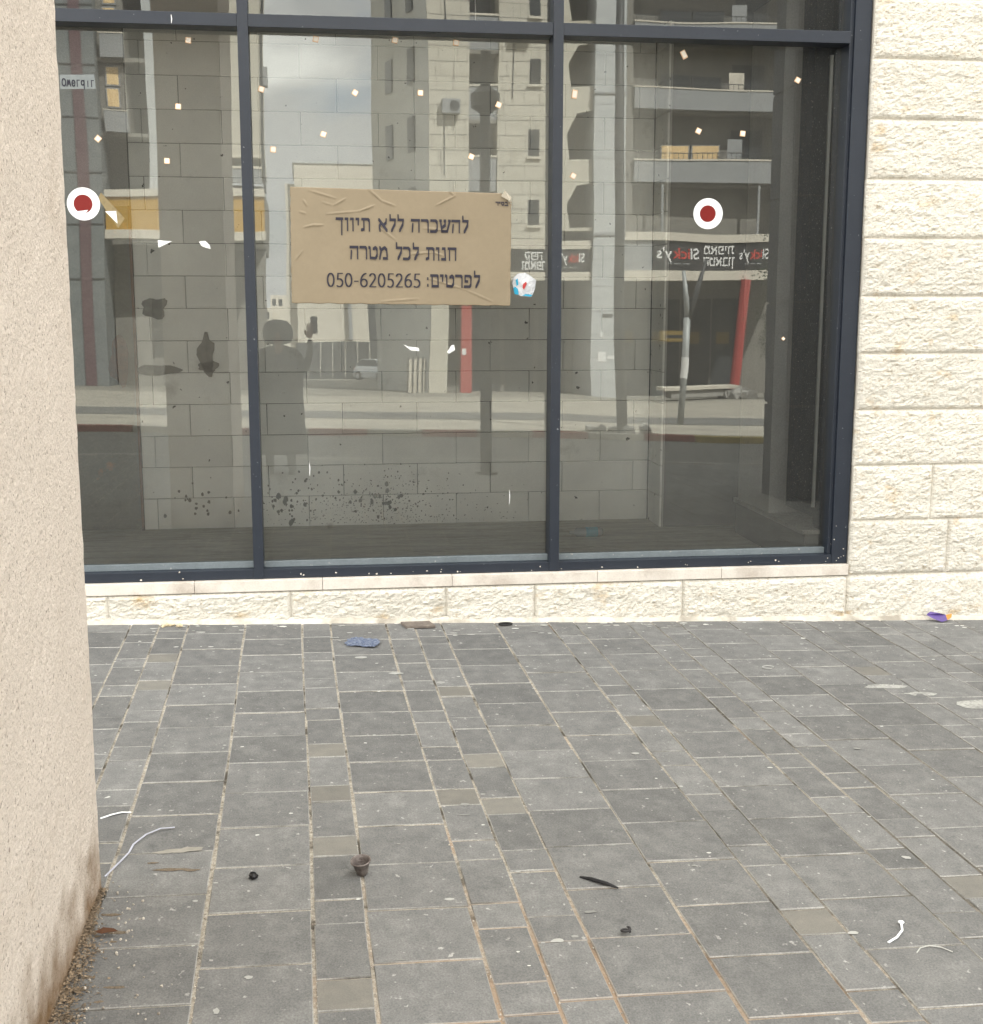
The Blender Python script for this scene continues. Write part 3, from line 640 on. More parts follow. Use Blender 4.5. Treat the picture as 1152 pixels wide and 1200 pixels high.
def disc(bm, x, y, z, r, n=48, th=.001, x_cut=None, cut=None):
    f = []; b_ = []
    for i in range(n):
        a = 2*math.pi*i/n; px_, pz_ = r*math.cos(a), r*math.sin(a)
        f.append(bm.verts.new((x+px_, y-th, z+pz_))); b_.append(bm.verts.new((x+px_, y, z+pz_)))
    bm.faces.new(f); 
    for i in range(n): bm.faces.new((f[i], b_[i], b_[(i+1) % n], f[(i+1) % n]))
for x, z, lab, torn in ((-1.224, 2.231, 'round white sticker with red centre on the left pane, torn, partly hidden by the pillar', 1), (2.102, 2.213, 'round white sticker with dark red centre on the right pane', 0)):
    y = gfy(x, z)-.0006
    s = tag(empty('round_sticker', (x, y, z)), lab, 'sticker', 'round target stickers')
    bm = bmesh.new(); disc(bm, 0, 0, 0, .083, th=.0012); mk('white_disc', bm, M_white, s)
    bm = bmesh.new(); disc(bm, -.002 if not torn else -.002, -.0013, .0, .045 if not torn else .047, th=.0008); mk('red_disc', bm, M_red, s)
    if torn:
        bm = bmesh.new(); v = [bm.verts.new(p) for p in ((-.055, -.003, -.040), (-.02, -.003, -.036), (.022, -.003, -.030), (.012, -.0035, -.043), (-.02, -.0035, -.052), (-.06, -.003, -.056))]; bm.faces.new(v); mk('torn_flap', bm, M_white, s)
pads = [(-.665,3.054,.12,0,'high on the left pane near the mullion, topmost there'),(-.018,3.075,.2,0,'just under the transom, first from the left on the middle pane'),
 (.392,3.081,.25,0,'just under the transom, middle of the three on the middle pane'),(.713,3.077,.15,0,'just under the transom, last of the three on the middle pane'),
 (1.945,3.047,-.5,1,'long one just under the transom on the right pane'),(-.728,2.726,.05,0,'on the dark part of the left pane, second from its top'),
 (-.303,2.819,.3,0,'right beside the first mullion, upper one on the middle pane'),(.18,2.812,.55,0,'against the sky reflection, upper middle of the middle pane'),
 (.523,2.819,.05,0,'left of the reflected stone tower, second row of the middle pane'),(.939,2.767,.45,0,'on the reflected stone tower beside the dark stair strip'),
 (1.347,2.828,.15,1,'long one right beside the second mullion on the right pane'),(2.589,2.93,.5,0,'on the dark right end of the right pane, upper corner'),
 (-1.136,2.558,.72,0,'turned like a diamond beside the pillar, left pane'),(-.795,2.453,.02,0,'lowest on the left pane, over the dark reflection'),
 (-.25,2.517,.1,0,'beside the first mullion, lower one on the middle pane'),(.012,2.599,.35,0,'against the clouds above the paper sign'),
 (.792,2.498,.4,0,'above the right part of the paper sign'),(2.036,2.651,.45,0,'above the red centred sticker, left one of the pair on the right pane'),
 (2.286,2.642,.1,0,'above and right of the red centred sticker, right one of the pair'),(1.343,2.404,.5,0,'beside the second mullion, lower one on the right pane'),
 (2.557,1.53,.75,2,'tiny, alone low on the dark right part of the right pane')]
for x, z, rot, kind, where in pads:
    s = .0165; y = gfy(x, z)-.0005
    o = tag(empty('adhesive_pad', (x, y, z)), 'peach pad '+where, 'adhesive pad', 'adhesive pads left on the glass')
    o.rotation_euler.y = rot
    w_, h_ = (s*.85, s*1.35) if kind == 1 else ((s*.5, s*.5) if kind == 2 else (s*.88, s*.88))
    bm = bmesh.new(); bx(bm, -w_, w_, -.005, 0, -h_, h_); mk('foam', bm, M_pad, o)
    bm = bmesh.new(); bx(bm, -w_*.72, w_*.8, -.0056, -.005, -h_*.72, h_*.8); mk('adhesive_face', bm, M_padw, o)
def scrap(name, pts, label, cat, mat=M_paper, dy=.001, group=None, lift=.004):
    cx_ = sum(p[0] for p in pts)/len(pts); cz_ = sum(p[1] for p in pts)/len(pts)
    bm = bmesh.new(); c = bm.verts.new((0, -lift, 0)); r = [bm.verts.new((p[0]-cx_, -.0006-lift*.4*random.random(), p[1]-cz_)) for p in pts]
    for i in range(len(r)): bm.faces.new((c, r[i], r[(i+1) % len(r)]))
    b_ = [bm.verts.new((p[0]-cx_, 0, p[1]-cz_)) for p in pts]
    for i in range(len(r)): bm.faces.new((r[i], b_[i], b_[(i+1) % len(r)], r[(i+1) % len(r)]))
    return tag(mk(name, bm, mat, None, (cx_, gfy(cx_, cz_)-dy, cz_)), label, cat, group)
scrap('paper_scrap', [(-1.118,2.195),(-1.062,2.197),(-1.058,2.133)], 'white triangular paper scrap over the yellow reflection on the left pane', 'paper scrap')
scrap('paper_scrap', [(-.858,2.050),(-.785,2.045),(-.855,2.012)], 'small white pointed paper scrap pointing right on the left pane', 'paper scrap')
scrap('paper_scrap', [(-.648,2.045),(-.615,2.048),(-.595,2.030),(-.588,2.008),(-.610,2.012),(-.635,2.022)], 'small torn white scrap stuck near the mullion on the left pane', 'paper scrap')
scrap('tape_residue', [(-1.15,2.26),(-1.135,2.29),(-1.02,2.16),(-1.055,2.11)], 'strip of dried tape residue beside the white triangle', 'tape', material('dried_tape', (.22,.17,.09),(.30,.24,.13), scale=40, rough=.8), dy=.0005, lift=.001)
scrap('paper_scrap', [(.415,1.508),(.44,1.495),(.50,1.488),(.505,1.47),(.46,1.472)], 'thin white paper scrap low under the paper sign', 'paper scrap')
scrap('paper_scrap', [(.680,1.50),(.695,1.502),(.70,1.475),(.668,1.455),(.655,1.462)], 'bent white paper scrap left of the reflected red column', 'paper scrap')
scrap('glass_smear', [(-1.31,2.87),(-1.14,2.875),(-1.135,2.805),(-1.31,2.80)], 'dusty strip of torn label with handwriting at top left of the window', 'label strip', material('dusty_film', (.24,.26,.26),(.19,.21,.21), scale=30, rough=.9), dy=.0005, lift=.0005)
hw = bmesh.new()
for i, ch in enumerate('OMerqir'):
    x = -1.30+i*.0235; z = 2.815
    shp = {'O': [arc(.5,.6,.5,.6,0,360,12)], 'M': [[(0,0),(.3,1),(.5,.3),(.7,1),(1,0)]], 'e': [arc(.5,.5,.4,.5,0,330,10),[(.1,.5),(.9,.5)]], 'r': [[(.2,0),(.2,1),(.8,1)]], 'q': [arc(.4,.6,.4,.4,0,360,10),[(.8,1),(.8,-.4)]], 'i': [[(.5,0),(.5,.9)]]}[ch]
    for line in shp:
        for p, q in zip(line, line[1:]):
            h_ = hull([(round(x+r[0]*.018+a*.0022, 5), round(z+r[1]*.03+b*.0022, 5)) for r in (p, q) for a in (-1, 1) for b in (-1, 1)])
            hw.faces.new([hw.verts.new((a, gfy(a, b)-.0028, b)) for a, b in h_])
ho = mk('handwriting', hw, M_ink); sm = [o for o in COL.objects if o.name == 'glass_smear'][0]; ho.parent = sm; ho.matrix_parent_inverse = Matrix.Translation(-Vector(sm.location))
cs = scrap('crumpled_sticker', [(1.018,1.86),(1.045,1.885),(1.085,1.89),(1.12,1.87),(1.145,1.85),(1.14,1.80),(1.12,1.76),(1.06,1.765),(1.025,1.79),(1.015,1.83)], 'crumpled white sticker with blue and red print right of the paper sign', 'sticker', material('crumpled_vinyl', (.80,.82,.85),(.66,.68,.72), scale=25, rough=.35, bump=1, bscale=25, bdist=.02), lift=.012)
bm = bmesh.new()
for pts in (((-.058,-.02),(-.050,-.055),(-.028,-.058),(-.032,-.03),(-.045,-.015)), ((-.01,-.062),(.035,-.068),(.05,-.058),(.01,-.054)), ((-.045,.02),(-.035,.03),(-.03,-.005),(-.04,-.01))):
    bm.faces.new([bm.verts.new((a, -.0095 if abs(a) < .04 else -.0065, b)) for a, b in pts])
mk('blue_print', bm, flat('cyan_print', (.02, .38, .60), .4), cs)
bm = bmesh.new(); bm.faces.new([bm.verts.new((a, -.0135, b)) for a, b in ((-.005,.0),(.012,.012),(.016,.0),(.0,-.03),(-.008,-.02))]); mk('red_print', bm, flat('red_print', (.5,.05,.05), .4), cs)
def drip(x, z0, z1, lab):
    bm = bmesh.new(); y = gfy(x, z0)-.0015
    tube(bm, [(0, 0, 0), (.002, 0, (z1-z0)*.5), (0, 0, z1-z0)], [.0015, .0028, .0015], 6); tag(mk('paint_drip', bm, M_paper, None, (x, y, z0)), lab, 'paint drip')
drip(-.735, 3.115, 3.155, 'short white paint drip on the transom left of the first mullion')
for o in [COL.objects[-1]]: o.location.y = -.004
drip(-.10, .80, .87, 'fine white paint drip low on the middle pane near the left mullion'); drip(1.00, .62, .70, 'fine white paint drip low on the middle pane, left of the second mullion')
drip(.815, 3.165, 3.30, 'long white paint run on the upper middle pane above the transom')

# ------------------------------------------------------------------ litter on the pavement
def G(x, y): return T(x, y)+.001
def lit(name, bm, mat, x, y, label, cat, dz=0., smooth=False, group=None): return tag(mk(name, bm, mat, None, (x, y, G(x, y)+dz), smooth), label, cat, group)
def strip(pts, w_, th=.002):
    bm = bmesh.new(); pr = None
    P_ = [Vector(p) for p in pts]
    for i, p in enumerate(P_):
        d = (P_[min(i+1, len(P_)-1)]-P_[max(i-1, 0)]).normalized(); s = Vector((-d.y, d.x, 0))*w_/2
        cur = [bm.verts.new(p-s), bm.verts.new(p+s), bm.verts.new(p+s+Vector((0, 0, th))), bm.verts.new(p-s+Vector((0, 0, th)))]
        if pr:
            for a in range(4): bm.faces.new((pr[a], pr[(a+1) % 4], cur[(a+1) % 4], cur[a]))
        else: bm.faces.new(cur)
        pr = cur
    bm.faces.new(pr[::-1]); return bm
M_bluec = material('denim_blue_cloth', (.05, .075, .15), (.24, .27, .33), scale=75, rough=.9, bump=.6, bscale=80)
bm = bmesh.new()
nx, ny = 16, 7; g = [[bm.verts.new(((i/nx-.5)*.165+.03*(j/ny-.5)+.006*math.sin(j*2.), (j/ny-.5)*.15-(i/nx-.5)*.06, .004+.012*abs(noise.noise(Vector((i*.45, j*.9, 2)))) )) for i in range(nx+1)] for j in range(ny+1)]
for j in range(ny):
    for i in range(nx):
        if (i in (0, nx-1) and j in (0, ny-1)): continue
        bm.faces.new((g[j][i], g[j][i+1], g[j+1][i+1], g[j+1][i]))
bmesh.ops.delete(bm, geom=[v for v in bm.verts if not v.link_faces], context='VERTS')
lit('discarded_mask', bm, M_bluec, .158, -.474, 'crumpled dark blue face mask lying on the pavers below the middle pane', 'face mask')
bm = bmesh.new(); v = bx(bm, -.085, .075, -.055, .045, 0, .016); bmesh.ops.bevel(bm, geom=bm.edges[:], offset=.003, segments=1, affect='EDGES')
for q in bm.verts: q.co.x += q.co.y*-.25
lit('broken_tile', bm, material('brown_tile', (.20, .17, .145), (.13, .11, .095), scale=20, rough=.85, fine=.2), .472, -.125, 'flat brown piece of broken tile by the foot of the wall', 'tile')
bm = bmesh.new(); tube(bm, [(.035*math.cos(a*math.pi/9), .022*math.sin(a*math.pi/9), .006) for a in range(19)], .006, 6, False); lit('rubber_ring', bm, flat('black_rubber', (.012,.012,.012), .7), .952, -.115, 'small black rubber ring near the foot of the wall', 'ring')
bm = bmesh.new(); v = [bm.verts.new(p) for p in ((-.075,.03,.035),(-.045,.045,.05),(.0,.02,.045),(.045,.03,.03),(.03,-.02,.012),(-.01,-.035,.006),(-.05,.0,.02))]
for a in range(1, 6): bm.faces.new((v[0], v[a], v[a+1]))
lit('snack_wrapper', bm, flat('purple_foil', (.12, .08, .26), .3), 3.50, -.10, 'purple snack wrapper leaning at the foot of the stone wall, far right', 'wrapper')
o_par = COL.objects[-1]
bm = bmesh.new(); v = [bm.verts.new(p) for p in ((.045,.03,.031),(.085,.035,.035),(.07,.01,.02),(.03,-.02,.013))]; bm.faces.new(v); mk('orange_end', bm, flat('orange_foil', (.65,.25,.05), .35), o_par)
lit('plastic_strip', strip([(-.045,-.02,0),(-.01,.0,.004),(.02,.018,.003),(.05,.02,0)], .008), M_white, -.735, -2.66, 'short white plastic strip beside the pillar', 'plastic strip')
lit('packing_strap', strip([(.115,.245,0),(.07,.235,.003),(.03,.19,.004),(.0,.12,.003),(-.005,.06,.002),(-.02,.0,.003),(-.045,-.075,.0),(-.052,-.10,.0)], .0055), flat('pale_lilac_plastic', (.52,.53,.62), .4), -.640, -3.025, 'long curved pale lilac packing strap on the pavers by the pillar', 'strap')
# rusty cup
bm = bmesh.new(); n = 24
prof = [(.0, .0), (.013, .0), (.016, .004), (.022, .022), (.027, .044), (.0315, .046), (.032, .050), (.029, .051), (.0262, .047), (.021, .022), (.012, .006), (0, 0)]
rings = [[bm.verts.new((r*math.cos(6.2832*i/n), r*math.sin(6.2832*i/n), h)) for i in range(n)] for r, h in prof[1:-1]]
for q, s in zip(rings, rings[1:]):
    for i in range(n): bm.faces.new((q[i], q[(i+1) % n], s[(i+1) % n], s[i]))
bm.faces.new(rings[0][::-1]); bm.faces.new(rings[-1])
o = lit('foil_cup', bm, material('tarnished_foil', (.12, .095, .085), (.26, .23, .215), scale=60, rough=.4, metal=.5, bump=.6, bscale=120), .079, -3.165, 'small rusty brown foil cup standing in a paver joint', 'cup', 0, True)
o.rotation_euler = (math.radians(9), math.radians(-6), 0)
bm = bmesh.new(); tube(bm, [(-.05,.045,.004),(-.02,.018,.008),(.02,-.018,.008),(.05,-.042,.003)], [.003,.006,.006,.003], 8); lit('black_stick', bm, flat('blackened_wood', (.014,.014,.016), .5), .792, -3.284, 'short blackened stick lying on the pavers', 'stick')
bm = bmesh.new(); blob(bm, (0,0,.008), .013, .35, 2, (1,1,.8)); lit('tar_lump', bm, flat('black_lump', (.008,.008,.009), .3), -.249, -3.172, 'small shiny black lump on a paver left of the foil cup', 'lump', smooth=True)
bm = bmesh.new(); tube(bm, [(.012*math.cos(a*.5), .010*math.sin(a*.5), .006+.0008*a) for a in range(16)], [.004]*15+[.001], 6); lit('wire_coil', bm, flat('dark_wire', (.03,.028,.03), .5), .800, -3.600, 'tiny curl of dark wire on a paver joint', 'wire')
lit('zip_tie', strip([(-.045,-.075,0),(-.01,-.055,.003),(.022,-.02,.004),(.038,.02,.002)], .006, .003), M_white, 1.57, -3.63, 'white zip tie with a round head at the lower right', 'zip tie')
o_par = COL.objects[-1]; bm = bmesh.new(); blob(bm, (.040,.026,.005), .009, .05, 2, (1,1,.5)); mk('tie_head', bm, M_white, o_par)
lit('thread', strip([(-.05,-.02,0),(-.03,.0,.002),(.0,.008,.003),(.03,-.004,.002),(.05,-.028,0)], .003, .0015), flat('pale_thread', (.5,.5,.47), .8), 1.63, -3.745, 'fine pale thread curled on a paver below the zip tie', 'thread')
lit('dried_leaf', (lambda b: ([b.faces.new([b.verts.new(p) for p in ((-.03,0,.004),(-.01,.012,.010),(.018,.010,.006),(.032,-.002,.003),(.012,-.012,.007),(-.012,-.012,.003))])], b)[1])(bmesh.new()), flat('rust_leaf', (.085,.034,.014), .7), -.625, -3.50, 'curled orange brown dead leaf at the foot of the pillar', 'leaf', .012)
bm = bmesh.new(); tube(bm, [(.028*math.cos(a*math.pi/6), .022*math.sin(a*math.pi/6), .004) for a in range(11)], .0035, 5, True); lit('wire_loop', bm, flat('pale_wire', (.4,.4,.38), .5), 2.139, -1.003, 'open loop of pale wire on the pavers right of centre', 'wire')
bm = bmesh.new()
for q in range(5): blob(bm, (random.uniform(-.07,.07), random.uniform(-.02,.02), .006), random.uniform(.008,.018), .4, 1, (1.3,1,.7))
lit('crumbs_of_plaster', bm, material('cream_plaster', (.60,.50,.33),(.5,.42,.28), scale=30, rough=.9), -.83, -.10, 'cream plaster crumbs by the foot of the wall, left', 'plaster crumbs')
# flat dried marks and gum on the pavers
def mark(bm, x, y, rx, ry, h=.0012, n=12):
    s = random.random()*90; ring = []
    for i in range(n):
        a = 6.2832*i/n; r = 1+.5*noise.noise(Vector((math.cos(a)*1.3+s, math.sin(a)*1.3, s))); px_, py_ = x+rx*r*math.cos(a), y+ry*r*math.sin(a)
        ring.append(bm.verts.new((px_, py_, T(px_, py_)+h)))
    bm.faces.new(ring)
bm = bmesh.new(); rnd = random.Random(5)
for x, y, a, b_ in ((.452,-2.639,.018,.012),(.44,-2.73,.02,.004),(.496,-1.179,.018,.02),(.60,-3.62,.017,.011),(.655,-3.60,.01,.007),(.64,-3.66,.012,.006),(-.23,-3.747,.010,.009),(-.3,-3.898,.008,.014),(1.832,-3.171,.014,.012),(.56,-3.63,.007,.005),(.33,-3.35,.015,.007),(.30,-1.02,.03,.015),(.15,-.74,.03,.02),(.73,-3.46,.02,.008)): mark(bm, x, y, a, b_)
for i in range(190):
    y = -.12-4.3*rnd.random()**1.7; x = rnd.uniform(-1.1, 4.2)
    r = rnd.uniform(.0025, .006)*(1+.9*(rnd.random() < .12)); mark(bm, x, y, r*1.6, r, n=7)
for i in range(120):
    x = rnd.uniform(-1.2, 5.0); mark(bm, x, -.06-abs(rnd.gauss(0, .16)), rnd.uniform(.004, .026), rnd.uniform(.003, .012), n=8)
o = mk('paint_specks', bm, material('gum_specks', (.55, .55, .52), (.34, .34, .32), scale=6, rough=.8, vary=.5)); tag(o, 'scattered white paint and gum specks on the pavers', 'paint specks', kind='stuff')
def stain(name, label, pts, mat, cat):
    bm = bmesh.new()
    for x, y, a, b_ in pts: mark(bm, x, y, a, b_, .0010+.0003*random.random(), 18)
    tag(mk(name, bm, mat), label, cat)
M_wst = material('chalky_stain', (.42,.42,.39), (.24,.24,.23), scale=14, rough=.95, fine=.3)
stain('plaster_stain', 'chalky white plaster stain on the pavers at the right edge', ((2.60,-1.33,.10,.035),(2.72,-1.45,.08,.03),(2.95,-1.62,.13,.06),(3.08,-1.55,.08,.04)), M_wst, 'stain')
stain('plaster_smear', 'grey rectangular plaster smear on the pavers near the pillar', ((-.50,-2.955,.045,.016),(-.45,-2.945,.035,.018),(-.54,-2.965,.03,.010)), material('grey_smear', (.33,.31,.27),(.24,.23,.2), scale=30, rough=.95), 'stain')
M_dirt = material('brown_dirt_film', (.15, .115, .08), (.20, .165, .125), scale=30, rough=1, fine=.4, bump=.6, bscale=150)
dp = []
rnd = random.Random(41)
for i in range(30):
    t_ = rnd.random(); y_ = -3.35-1.1*t_; dp.append((-.66+abs(rnd.gauss(0, .03+.13*t_)), y_, rnd.uniform(.008, .035), rnd.uniform(.004, .014)))
stain('dirt_patches', 'patches of brown dirt on the pavers round the foot of the pillar', dp+[(-.50,-3.09,.05,.010),(-.44,-3.10,.03,.008),(-.56,-3.04,.02,.006)], M_dirt, 'dirt'); tag(COL.objects[-1], kind='stuff')
# heap of leaf litter and grit at the foot of the pillar
bm = bmesh.new(); rnd = random.Random(11)
for i in range(4800):
    t_ = rnd.random(); y = -3.22-1.5*t_; spread = .018+.24*max(0, (t_-.10))**.8*(.5+.5*abs(noise.noise(Vector((0, y*6, 0))))*2)
    x = -.69+abs(rnd.gauss(0, spread*.5)); r = rnd.uniform(.002, .0055)*(1+1.2*(rnd.random() < .06)); z = T(x, y)+rnd.uniform(.002, .016)*max(.2, 1-(x+.69)/.12)
    a = rnd.random()*6.28; up = rnd.uniform(-.6, .6)
    d = Vector((math.cos(a), math.sin(a), up*.7)).normalized()*r; e = Vector((-math.sin(a), math.cos(a), rnd.uniform(-.5, .5)))*r*rnd.uniform(.3, .7); c = Vector((x, y, max(z, T(x, y)+.004)))
    bm.faces.new([bm.verts.new(c-d), bm.verts.new(c+e), bm.verts.new(c+d), bm.verts.new(c-e)])
o = mk('leaf_litter', bm, material('dry_leaf_litter', (.17,.125,.08), (.26,.20,.14), scale=3, rough=.95, vary=.5)); tag(o, 'drift of dry brown leaf litter along the foot of the pillar', 'leaf litter', kind='stuff')
bm = bmesh.new()
for i in range(420):
    u = rnd.choice([-.30, 0, .30, .45, -.30, 0, .75, .30, 1.05, .9]); v = -2.4-2.1*rnd.random(); x, y = to_world(u+rnd.gauss(0, .003), v); r = rnd.uniform(.0012, .0032)
    blob(bm, (x, y, T(x, y)-.002), r, .3, 1)
for i in range(130):
    t_ = rnd.random(); y = -3.15-1.4*t_; x = -.67+abs(rnd.gauss(0, .05+.14*t_)); r = rnd.uniform(.0015, .0048); blob(bm, (x, y, T(x, y)+r*.5), r, .3, 1)
o = mk('gravel_grit', bm, material('pale_grit', (.50,.46,.40), (.34,.30,.25), scale=30, rough=.95, vary=.3)); tag(o, 'pale grit scattered in the joints and by the pillar', 'grit', kind='stuff')

# ================================================================== across the street (seen mirrored in the glass)
M_lime = material('ashlar_limestone', (.58, .55, .475), (.50, .475, .41), scale=.8, rough=.9, fine=.06, bscale=12, stretch=(.6, .6, 3), c3=(.42, .37, .29), s3=.5, t3=(.6, .8))
M_limeshade = material('bluish_shade_concrete', (.52, .535, .54), (.43, .45, .46), scale=1.2, rough=.9, fine=.08, bscale=10, stretch=(1, 1, 3))  # bluish tone carries the shade of faces turned from the sun
M_grey = flat('grey_trim_and_shade', (.30, .31, .32), .7); M_pale = material('pale_band_stone', (.64, .60, .52), (.56, .52, .45), scale=1.5, rough=.85, fine=.06, bscale=10)  # M_grey puts the parapets' shade into their colour; plain grey trim elsewhere
M_void = material('recess_shade', (.24, .23, .205), (.18, .17, .155), scale=.8, rough=.9); M_dsign = flat('charcoal_sign_face', (.030, .030, .032), .5)  # M_void: dark tone stands for shade inside recesses and shopfronts
M_pane = flat('dark_window_pane', (.045, .05, .055), .12); M_redcol = flat('red_painted_column', (.42, .07, .06), .6); M_curt = material('ochre_curtain', (.95, .72, .40), (.62, .42, .20), scale=6, stretch=(4, 1, .3))
M_yel = flat('mustard_sign_face', (.50, .29, .035), .6); M_wtxt = flat('white_letters', (.85, .85, .85), .5); M_rtxt = flat('red_letters', (.65, .05, .03), .5)
M_steel = flat('galvanised_steel', (.40, .42, .42), .5, .2); M_dpole = flat('dark_grey_pole_paint', (.06, .063, .066), .5); M_ytxt = flat('yellow_poster', (.22, .15, .03), .6)
BY = -42.0
def bld(name, label, loc): return tag(empty(name, loc), label, 'building')
def win(par, x0, x1, z0, z1, y, mat=M_pane, sill=True):
    f = box('window', (x0, x1, y-.10, y+.012, z0, z1), M_grey if mat is not M_pane else M_dpole, par)
    p = box('pane', (x0+.05, x1-.05, y+.0125, y+.02, z0+.05, z1-.05), mat, par); 
    p.parent = f; 
    if sill: s_ = box('sill', (x0-.06, x1+.06, y-.02, y+.10, z0-.10, z0-.004), M_pale, par); s_.parent = f
    return f
BH2 = 2.62
# --- stone apartment tower
tw = bld('stone_apartment_tower', 'tall cream stone apartment tower reflected in the middle pane, narrow windows and shops below', (8, BY, -.9))
TB = -1.2
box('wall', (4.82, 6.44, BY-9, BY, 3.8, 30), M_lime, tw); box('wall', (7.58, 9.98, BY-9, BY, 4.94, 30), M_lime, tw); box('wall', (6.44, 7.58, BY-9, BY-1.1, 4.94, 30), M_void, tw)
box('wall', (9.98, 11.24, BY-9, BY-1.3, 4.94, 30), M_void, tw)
for i in range(8):
    z = 6.82+BH2*i
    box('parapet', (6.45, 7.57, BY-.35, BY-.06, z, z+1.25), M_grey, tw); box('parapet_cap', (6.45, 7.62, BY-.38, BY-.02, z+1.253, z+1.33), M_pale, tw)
    if i: box('floor_slab', (6.45, 7.57, BY-1.1, BY-.06, z-.15, z-.003), M_void, tw)
    # corner balcony openings on the right edge of the tower
    zz = 5.3+BH2*i; 
    bm = bmesh.new()      # slanted masonry cheeks leaving five-sided openings
    for pts in (((9.98,0),(10.35,0),(10.2,1.0),(9.98,1.2)), ((9.98,1.2),(10.2,1.0),(10.62,1.75),(11.24,1.85),(11.24,2.62),(9.98,2.62)), ((10.35,0),(11.24,0),(11.24,.14),(10.33,.1))):
        f = [bm.verts.new((a-8, -.001, zz+b_+.9-.0)) for a, b_ in pts]; b2_ = [bm.verts.new((a-8, -.30, zz+b_+.9)) for a, b_ in pts]
        bm.faces.new(f); bm.faces.new(b2_[::-1])
        for q in range(len(f)): bm.faces.new((f[q], f[(q+1) % len(f)], b2_[(q+1) % len(f)], b2_[q]))
    mk('balcony_cheek', bm, M_lime, tw); box('railing', (10.45, 11.2, BY-.25, BY-.2, zz+.1, zz+.14), M_dpole, tw)
for i in range(8): win(tw, 8.72, 9.13, 5.54+BH2*i-.04, 6.47+BH2*i, BY)
for i in range(7):
    f = box('window', (6.62, 7.4, BY-1.12, BY-1.08, 8.2+BH2*i, 9.4+BH2*i), M_pane, tw)
bm = bmesh.new()   # canted, shaded left wing of the tower
A, B = (4.815, BY), (3.10, BY-6.0)
for (p, q) in ((A, B),):
    v = [bm.verts.new((p[0]-8, p[1]-BY, TB+.9)), bm.verts.new((q[0]-8, q[1]-BY, TB+.9)), bm.verts.new((q[0]-8, q[1]-BY, 30)), bm.verts.new((p[0]-8, p[1]-BY, 30))]; bm.faces.new(v)
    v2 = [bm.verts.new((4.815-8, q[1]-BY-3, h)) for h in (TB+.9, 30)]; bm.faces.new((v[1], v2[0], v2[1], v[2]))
mk('side_wall', bm, material('lifted_wing_grey', (.74, .75, .74), (.64, .65, .645), scale=1, rough=.9, fine=.05, bscale=10), tw)  # wing colour raised to lighten its shaded side
for i in range(9):
    for t0 in (.28, .66):
        px_, py_ = A[0]+(B[0]-A[0])*t0, A[1]+(B[1]-A[1])*t0; o = box('window', (-.03, .03, -.35, .35, 0, 1.3), M_pane, None); o.parent = tw; o.location = (px_-8-.03, py_-BY, 3.2+BH2*i+.9); o.rotation_euler.z = -math.atan2(B[0]-A[0], B[1]-A[1])*-1*-1
bm = bmesh.new(); rnd = random.Random(9)
for i in range(44):
    z = 5.0+.55*i
    for a, b_ in ((4.83, 6.43), (7.59, 9.97)):
        bx(bm, a-8, b_-8, .0005, .004, z+.9, z+.925)
        for q in range(3): xx = a+(b_-a)*rnd.random(); bx(bm, xx-8, xx-7.985, .0005, .004, z+.925, z+1.45)
tag(mk('course_joints', bm, M_void, tw), kind='stuff')
bm = bmesh.new()
for i in range(8):
    for q in range(9): bx(bm, 10.45+.09*q-8, 10.465+.09*q-8, -.24, -.22, 5.3+BH2*i-.0+.14+.9-.9, 5.3+BH2*i+.9)
tag(mk('railing_bars', bm, M_dpole, tw), kind='stuff')
for i, (x, z) in enumerate(((5.3, 9.6), (8.0, 12.4), (5.4, 14.8))):
    a_ = box('ac_unit', (x, x+.75, BY+.005, BY+.33, z, z+.55), M_grey, tw, .02); f_ = bmesh.new(); tube(f_, [(x+.5-8, .335, z+.27+.9), (x+.5-8, .345, z+.27+.9)], .2, 14); g_ = mk('fan_grille', f_, M_dpole, a_)
    box('pipe', (x+.1, x+.13, BY+.005, BY+.03, z-2.2, z-.003), M_dpole, tw)
box('pillar', (4.83, 5.56, BY-1.2, BY+.02, TB, 3.8), M_lime, tw)
box('gate', (3.95, 4.70, BY-.35, BY-.25, TB, .55), M_pale, tw)
for i in range(4): box('gate_bar', (3.98+i*.2, 4.02+i*.2, BY-.24, BY-.2, TB, .62), M_dpole, tw)
box('cornice', (5.6, 11.24, BY-.5, BY+.10, 4.64, 4.935), M_pale, tw); box('cornice', (5.6, 11.24, BY-.5, BY+.10, 3.53, 3.83), M_pale, tw)
box('shop_wall', (5.56, 11.24, BY-3.3, BY-3.0, TB, 4.6), M_void, tw); box('shop_soffit', (5.56, 11.24, BY-3.0, BY-.5, 3.9, 4.6), M_void, tw)
for i, x in enumerate((6.9, 8.3, 9.7)): box('shopfront_glass', (x, x+1.2, BY-2.99, BY-2.95, TB+.1, 2.9), M_pane, tw)
box('red_column', (6.12, 6.55, BY-.55, BY-.12, TB, 3.525), M_redcol, tw)
box('notice', (6.15, 6.32, BY-.118, BY-.11, .62, .88), M_wtxt, tw)
